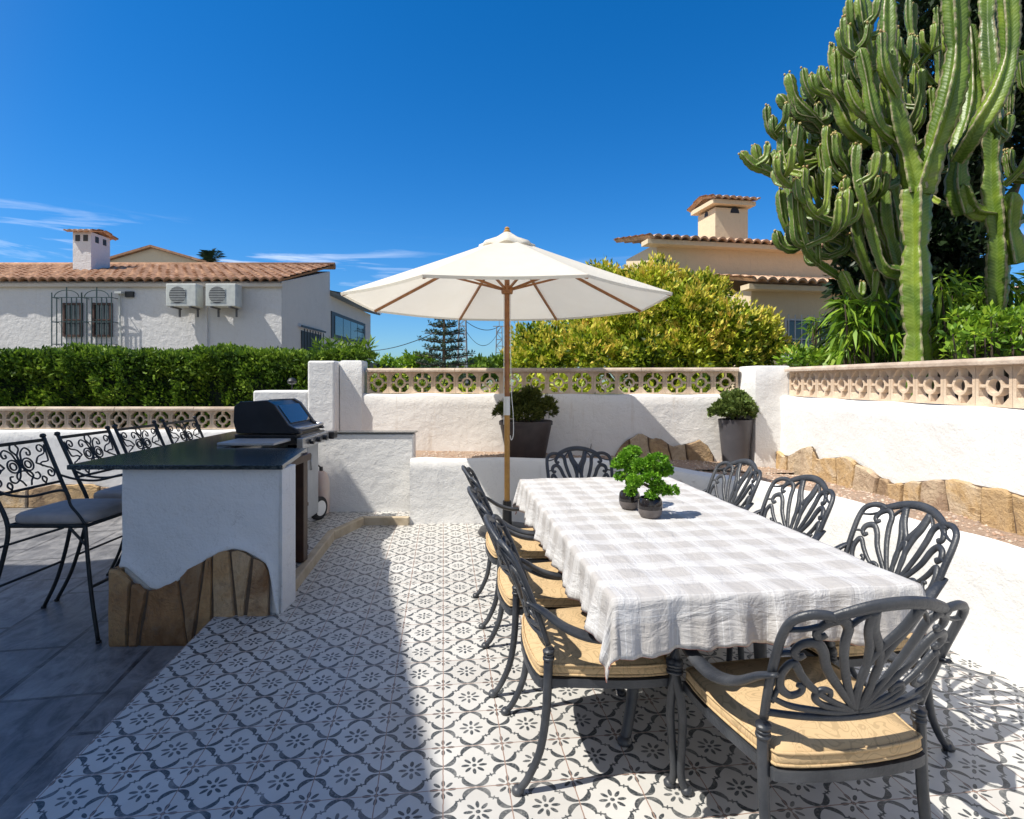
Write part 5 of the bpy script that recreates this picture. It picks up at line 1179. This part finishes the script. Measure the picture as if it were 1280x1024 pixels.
# windows with grilles
for px in (92, 129):
    c = at(px, 400, YF); ww, hh = .42, .78
    b = MB(); 
    for sx2 in (-1, 1): b.box((c.x + sx2 * ww / 2, YF - .02, c.z), (.05, .06, hh + .05))
    for sz in (-1, 0, 1): b.box((c.x, YF - .02, c.z + sz * hh / 2), (ww - .05, .055, .05 if sz else .03))
    w_ = b.build('window', M['brownframe'], t); b = MB(); b.box((c.x, YF - .004, c.z), (ww, .01, hh)); b.build('pane', M['glass'], w_)
    b = MB(); g0, g1 = c.x - .36, c.x + .36; zt, zb2 = c.z + .52, c.z - .66; yo = YF - .22
    for k in range(7): x = g0 + (g1 - g0) * k / 6; b.bar((x, yo, zb2), (x, yo, zt + (.12 if k in (0, 6) else .0)), .018, .018)
    for z in (zt, (zt + zb2) / 2, zb2 + .05): b.bar((g0, yo, z), (g1, yo, z), .018, .018); b.bar((g0, yo, z), (g0, YF, z), .015, .015); b.bar((g1, yo, z), (g1, YF, z), .015, .015)
    b.tube([(c.x + .3 * math.cos(a), yo, zt + .18 * math.sin(a)) for a in np.linspace(0, pi, 12)], .01, 5); b.bar((c.x, yo, zt), (c.x, yo, zt + .25), .02, .02)
    b.build('window_grille', M['grille'], w_)
c = at(162, 368, YF - .03); b = MB(); b.box(c, (.20, .06, .14)); b.build('wall_vent', M['dark'], t)
b = MB(); c = at(149, 366, YF - .1); b.box(c, (.16, .12, .05)); b.bar(at(149, 368, YF - .05), at(151, 432, YF - .05), .03, .03); b.build('floodlight', M['acwhite'], t)
b = MB(); b.bar(at(258, 380, YF - .03), at(258, 440, YF - .03), .05, .05); b.build('drain_pipe', M['plasterhouse'], t)
# side door with grille
y0, y1 = 711 * 5.67 / (640 - 376), 711 * 5.67 / (640 - 400); 
b = MB(); b.box((XR + .012, (y0 + y1) / 2, 1.7), (.02, y1 - y0, 2.1)); dr = b.build('door', M['dark'], t)
b = MB()
for k in range(8): y = y0 + (y1 - y0) * k / 7; b.bar((XR + .1, y, .6), (XR + .1, y, 2.8), .02, .02)
b.bar((XR + .1, y0 - .2, 2.85), (XR + .1, y1 + .2, 2.85), .03, .05); b.build('door_grille', M['dark'], dr)
# rear wing
b = MB(); Y2 = 22.8; X2 = XR - .0; b.add([(X2, YB + .01, -.6), (X2, Y2, -.6), (X2, Y2, 4.05), (X2, YB + .01, 4.05), (X2 - 5, Y2, -.6), (X2 - 5, Y2, 4.05)], [(0, 1, 2, 3), (1, 4, 5, 2)]); b.build('wing_wall', M['cream'], t)
b = MB(); tiled(b, (X2 + .35, Y2 + .3, 4.05), (X2 + .35, YB + .02, 4.05), (-4, 0, 1.0), .25, .4, .05); b.build('wing_roof', M['sheetblue'], t, smooth='auto')
ya, yb_ = YB + .1, 711 * 5.67 / (640 - 456)
b = MB(); b.box((X2 + .01, (ya + yb_) / 2, at(0, 413, (ya + yb_) / 2).z), (.03, yb_ - ya, .85)); w_ = b.build('window_band', M['dark'], t)
for k in range(4):
    yy = ya + .3 + (yb_ - ya - .6) * (k + .5) / 4; b = MB(); b.box((X2 + .03, yy, at(0, 413, 20).z), (.02, (yb_ - ya) / 4 - .2, .6)); b.build('pane', M['glass'], w_)
# chimney
cx0, cx1 = at(97, 300, 16).x, at(119.5, 300, 16).x
b = MB(); b.box(((cx0 + cx1) / 2, 16.2, 4.92), (cx1 - cx0, .75, 1.24)); ch = b.build('chimney', M['plasterhouse'], rf)
for x in (cx0 + .14, cx0 + .36): b = MB(); b.box((x, 15.82, 5.37), (.12, .02, .17)); b.build('flue_opening', M['dark'], ch)
for y in (16.05, 16.35): b = MB(); b.box((cx1, y, 5.37), (.02, .13, .17)); b.build('flue_opening', M['dark'], ch)
b = MB(); tiled(b, (cx0 - .14, 15.68, 5.52), (cx1 + .14, 15.68, 5.52), (0, .52, .13), .16, .3, .025); tiled(b, (cx1 + .14, 16.72, 5.52), (cx0 - .14, 16.72, 5.52), (0, -.52, .13), .16, .3, .025); b.build('chimney_cap', M['rooftan'], ch)
# gable behind
g0, g1, g2 = at(125, 331, 21), at(193, 311, 21), at(262, 331, 21)
b = MB(); b.add([(g0.x, 21, 3), (g2.x, 21, 3), (g2.x, 21, g2.z), (g1.x, 21, g1.z), (g0.x, 21, g0.z)], [(0, 1, 2, 3, 4)]); b.build('gable', M['sand'], t, solid=.2)
b = MB(); b.bar(g0 + Vector((0, 0, .05)), g1 + Vector((0, 0, .05)), .5, .08); b.bar(g1 + Vector((0, 0, .05)), g2 + Vector((0, 0, .05)), .5, .08); b.build('gable_coping', M['roofred'], t)
# air conditioners
for i, (px, lb) in enumerate(((231, 'left of two white air conditioner boxes on the white house wall'), (280, 'right of two white air conditioner boxes, nearer the house corner'))):
    c = at(px, 370, YF - .32); t2 = thing('air_conditioner', lb, 'air conditioner', c, 0, 'air conditioners on the white house')
    b = MB(); b.box((0, 0, 0), (.72, .32, .54)); bd = b.build('casing', M['acwhite'], t2, bevel=.015)
    b = MB(); b.tube([(-.08, -.155, 0), (-.08, -.168, 0)], .20, 28); b.build('fan_grille', M['acdark'], t2, smooth='auto')
    b = MB()
    for k in range(9): b.box((-.08, -.172, -.16 + .04 * k), (.38, .006, .010))
    b.build('grille_bars', M['acwhite'], t2)
    b = MB()
    for s_ in (-1, 1): b.box((s_ * .22, .02, -.29), (.04, .42, .03)); b.box((s_ * .22, .17, -.39), (.04, .03, .2))
    b.build('bracket', M['acdark'], t2)
# palm tuft
t = thing('palm_tree', 'top of a small palm showing over the white house roof', 'palm', (at(261, 325, 25).x, 25, -.6))
b = MB(); H_ = at(0, 331, 25).z + .6; b.tube([(0, 0, 0), (0, 0, H_)], .15, 8); b.build('trunk', M['bark'], t, smooth=True)
b = MB()
for k in range(34):
    a = random.random() * 2 * pi; e_ = random.uniform(-.1, 1.4); L_ = random.uniform(.8, 1.2); d = Vector((math.cos(a) * math.cos(e_), math.sin(a) * math.cos(e_), math.sin(e_)))
    P = [Vector((0, 0, H_)) + d * L_ * f - Vector((0, 0, .35 * f * f)) for f in (0, .25, .5, .75, 1)]; s_ = d.cross(Vector((0, 0, 1))).normalized()
    for f in range(5):
        for sg in (-1, 1):
            for q in range(3):
                p = P[min(f, 3)].lerp(P[min(f, 3) + 1], q / 3); tp_ = p + s_ * sg * .22 + d * .12 - Vector((0, 0, .06)); b.add([p, p + d * .05, tp_], [(0, 1, 2)])
b.build('fronds', M['pine'], t)

# ---------------------------------------------------------------- right neighbour's house
t = thing('sandy_house', 'sand coloured house with tiled roofs and white window grille behind the flowering tree', 'house')
a0 = at(806, 301, 12.6); a1 = at(1130, 318, 13.9)
d = (Vector((a1.x, a1.y, 0)) - Vector((a0.x, a0.y, 0))).normalized(); nr = Vector((-d.y, d.x, 0)); ZU = 4.52
P0 = Vector((a0.x + .35, a0.y + .3, 0)); P1 = P0 + d * 7.5
b = MB(); q = [P0, P1, P1 + nr * 1.8, P0 + nr * 1.8]; b.prism([(p.x, p.y) for p in q], 3.0, ZU); b.build('upper_wall', M['sand'], t)
b = MB(); e0 = P0 - d * .35 - nr * .35; e1 = P1 + d * .3 - nr * .35; tiled(b, (*e0.xy, ZU + .03), (*e1.xy, ZU + .03), nr * 2.2 + Vector((0, 0, .42)), .22, .4, .045); rf = b.build('roof', M['rooftan'], t, smooth='auto')
b = MB(); b.bar(Vector((*e0.xy, ZU - .03)) + nr * .25, Vector((*e1.xy, ZU - .03)) + nr * .25, .35, .10); b.build('cornice', M['sand'], t)
W0 = P0 + d * 1.3 - nr * 1.6; W1 = P1 - nr * 1.6
b = MB(); q = [W0, W1, W1 + nr * 5, W0 + nr * 5]; b.prism([(p.x, p.y) for p in q], -.6, 3.28); b.build('lower_wall', M['sand'], t)
b = MB(); e0 = W0 - d * .25 - nr * .4; e1 = W1 - nr * .4; tiled(b, (*e0.xy, 3.36), (*e1.xy, 3.36), nr * 1.95 + Vector((0, 0, .42)), .22, .4, .045); b.build('lower_roof', M['rooftan'], t, smooth='auto')
b = MB(); b.bar(Vector((*e0.xy, 3.27)) + nr * .25, Vector((*e1.xy, 3.27)) + nr * .25, .3, .10); b.build('cornice', M['sand'], t)
# window
k_ = (1008 - 640) / FP; tt = (k_ * W0.y - W0.x) / (d.x - k_ * d.y); wc = W0 + d * tt; rz = math.atan2(d.y, d.x); zc_ = CAMZ - (425 - HOR) / FP * wc.y
Mr = Matrix.Rotation(rz, 4, 'Z')
b = MB(); b.box((wc.x, wc.y, zc_), (1.02, .05, .86), rz); w_ = b.build('window', M['whitegrille'], t); b = MB(); pc = wc - nr * .03; b.box((pc.x, pc.y, zc_), (.92, .02, .78), rz); b.build('pane', M['glass'], w_)
b = MB(); g = wc - nr * .14
for k in range(8): x = -.52 + 1.04 * k / 7; p = g + d * x; b.bar((p.x, p.y, zc_ - .5), (p.x, p.y, zc_ + .5), .018, .018)
for z in (-.4, 0, .4): p = g - d * .52; q2 = g + d * .52; b.bar((p.x, p.y, zc_ + z), (q2.x, q2.y, zc_ + z), .018, .018)
b.build('window_grille', M['whitegrille'], w_)
# chimney
cc = at(903, 280, 14.0); b = MB(); b.box((cc.x, cc.y, 4.95), (.86, .8, 1.15), rz); ch = b.build('chimney', M['sand'], rf)
b = MB(); zt = at(0, 262, 14).z; b.box((cc.x, cc.y, zt + .02), (1.12, 1.05, .10), rz); b.build('chimney_slab', M['sand'], ch)
b = MB(); f_ = cc - nr * .402; M2 = Mr @ Matrix.Rotation(R(90), 4, 'X')
for dx_, ww in ((.08, .09), ):
    o_ = f_ + d * dx_; b.add([Vector((*(o_ + d * (ww * 1.3) * math.cos(a)).xy, zt - .20 + .15 * math.sin(a))) - nr * .004 for a in np.linspace(0, pi, 12)], [tuple(range(12))])
b.build('flue_opening', M['dark'], ch); b = MB()
s0 = cc - d * .432; b.add([Vector((*(s0 + nr * .09 * math.cos(a)).xy, zt - .20 + .12 * math.sin(a))) - d * .004 for a in np.linspace(0, pi, 12)], [tuple(range(12))])
b.build('flue_opening', M['dark'], ch)
b = MB(); E0 = cc - d * .62 - nr * .6; E1 = cc + d * .62 - nr * .6; tiled(b, (*E0.xy, zt + .08), (*E1.xy, zt + .08), nr * .62 + Vector((0, 0, .16)), .17, .35, .03)
F0 = cc + d * .62 + nr * .6; F1 = cc - d * .62 + nr * .6; tiled(b, (*F0.xy, zt + .08), (*F1.xy, zt + .08), -nr * .62 + Vector((0, 0, .16)), .17, .35, .03); b.build('chimney_cap', M['rooftan'], ch, smooth='auto')

# ---------------------------------------------------------------- far things
t = thing('norfolk_pine', 'tall dark norfolk pine in the distance under the parasol', 'tree', (at(555, 460, 32).x, 32, -.6))
H_ = at(0, 385, 32).z + .6; b = MB(); b.tube([(0, 0, 0), (0, 0, H_)], [.18, .04], 8); b.build('trunk', M['bark'], t, smooth=True)
cs = []; b = MB()
for k in range(12):
    z = 1.0 + (H_ - 1.2) * k / 11; L_ = 2.1 * (1 - k / 12) ** .7 + .2
    for a in np.linspace(0, 2 * pi, 8)[:-1] + k * .5:
        dd = Vector((math.cos(a), math.sin(a), .12)); ln = L_ * random.uniform(.7, 1.1); b.tube([(0, 0, z), tuple(Vector((0, 0, z)) + dd * ln)], .025, 4)
        for f in np.linspace(.25, 1, int(ln * 7) + 2): cs.append(tuple(Vector((0, 0, z)) + dd * ln * float(f) + Vector((0, 0, .08 * float(f)))))
leafobj('crown', [leafmesh(np.array(cs), 7, .20, .06, 3.5, up=.6)], [M['pine']], t); b.build('limbs', M['bark'], t)
rnd = random.Random(3)
for i, (px, py, Y, r, lb) in enumerate([(500, 455, 45, 2.2, 'leftmost far round green tree behind the norfolk pine'), (598, 452, 42, 1.1, 'far dark green tree between the two lattice pylons'), (618, 449, 44, 1.2, 'far round dark green tree just left of the parasol pole'), (526, 450, 38, 1.3, 'far low green tree touching the left of the norfolk pine'), (578, 456, 40, 1.3, 'far low green tree at the foot of the left pylon'), (470, 462, 40, 1.4, 'far low trees beyond the end of the hedge')]):
    p = at(px, py, Y); bl = [(p.x + rnd.uniform(-.6, .6) * r, Y + rnd.uniform(-.5, .5) * r, p.z - .6 * r + rnd.uniform(-.3, .5) * r * .5, r * rnd.uniform(.5, .7)) for _ in range(5)]
    tree('far_tree', lb, 'tree', (p.x, Y, -.6), bl, M['lush'] if i in (0, 3) else M['darkleaf'] if i == 5 else M['hedge'], .30, 5, .35, .1, 2, group='far trees on the horizon', spread=.2)
tops = []
for px, pt, Y, lb in ((578, 398, 36, 'left lattice pylon beside the norfolk pine'), (624, 408, 46, 'right lattice pylon just left of the parasol pole')):
    p = at(px, pt, Y); b = MB(); H_ = p.z; wd = .38
    for s_ in (-1, 1):
        for s2 in (-1, 1): b.bar((p.x + s_ * wd, Y + s2 * wd, -.6), (p.x + s_ * wd * .55, Y + s2 * wd * .55, H_), .05, .05)
    n = 12
    for k in range(n):
        z0, z1 = -.6 + (H_ + .6) * k / n, -.6 + (H_ + .6) * (k + 1) / n; w0 = wd * (1 - .45 * k / n); w1 = wd * (1 - .45 * (k + 1) / n); s_ = 1 if k % 2 else -1
        for y in (-1, 1): b.bar((p.x - s_ * w0, Y + y * w0, z0), (p.x + s_ * w1, Y + y * w1, z1), .03, .03); b.bar((p.x - w1, Y + y * w1, z1), (p.x + w1, Y + y * w1, z1), .03, .03)
    b.bar((p.x - .5, Y, H_), (p.x + .5, Y, H_), .06, .06); b.bar((p.x, Y, H_), (p.x, Y, H_ + .4), .05, .05)
    tag(b.build('lattice_pylon', M['pole']), lb, 'pylon', 'lattice pylons in the distance'); tops.append(Vector((p.x, Y, H_)))
def wire(a, c, sag, label, r=.02):
    b = MB(); b.tube([a.lerp(c, f) - Vector((0, 0, 4 * sag * f * (1 - f))) for f in np.linspace(0, 1, 16)], r, 4); tag(b.build('power_cable', M['iron']), label, 'cable', 'power cables between the pylons')
wire(tops[0], tops[1], .5, 'upper power cable hanging between the two lattice pylons', .025); wire(tops[0] - Vector((0, 0, .4)), tops[1] - Vector((0, 0, .3)), 1.3, 'lower sagging power cable between the two lattice pylons')
wire(at(420, 432, 60), tops[0] - Vector((0, 0, 0)), 1.2, 'power cable running left from the left pylon towards the white house', .03)

# ---------------------------------------------------------------- own villa (left, outside the frame): throws the big shade
def esh(x, y, zs=0, ZE_=5.3):
    tt = (ZE_ - zs) / 1.57; return (x - tt, y - .39 * tt)
t = thing('villa', 'white two storey villa with tiled roof beside the terrace, casting the big shade', 'house')
A_ = (-4.74, 4.49); V0 = (-3.58, .505); dv = Vector((V0[0] - A_[0], V0[1] - A_[1])).normalized(); F_ = (V0[0] + dv.x * 7, V0[1] + dv.y * 7)
pl = [A_, (-6.45, 4.49), (-6.45, 3.42), (-14, 3.42), (-14, F_[1]), F_]
b = MB(); b.prism(pl, 5.18, 5.28); b.build('roof_slab', M['sand'], t)
b = MB()
for k in range(62):      # barrel tile ends along the eaves
    x = A_[0] - .04 - .105 * k
    if x < -6.4: y = 3.44
    else: y = 4.49
    b.tube([(x, y + .07, 5.30), (x, y - 1.6, 5.60)], .045, 8)
rf = b.build('roof_tiles', M['rooftan'], t, smooth='auto')
b = MB(); wl = [(-5.4, 3.9), (-6.5, 3.9), (-6.5, 2.9), (-13.5, 2.9), (-13.5, -5.5), (F_[0] - 1.0, -5.5)]; b.prism(wl, GZ - .1, 5.18); b.build('wall', M['wall'], t)

wa = Vector((-5.4, 3.9, 0)); wb = Vector((F_[0] - 1.0, -5.5, 0)); wd_ = (wb - wa).normalized(); wn_ = Vector((-wd_.y, wd_.x, 0)); wr = math.atan2(wd_.y, wd_.x)
for s_, z, ww, hh in ((2.0, 3.6, 1.1, 1.2), (5.0, 3.6, 1.1, 1.2), (5.2, .95, 1.8, 2.2)):
    c = wa + wd_ * s_ + wn_ * .01; b = MB(); b.box((c.x, c.y, z), (ww, .07, hh), wr); o = b.build('window', M['brownframe'], t, bevel=.005)
    c = c + wn_ * .035; b = MB(); b.box((c.x, c.y, z), (ww - .14, .02, hh - .14), wr); b.build('pane', M['glass'], o)
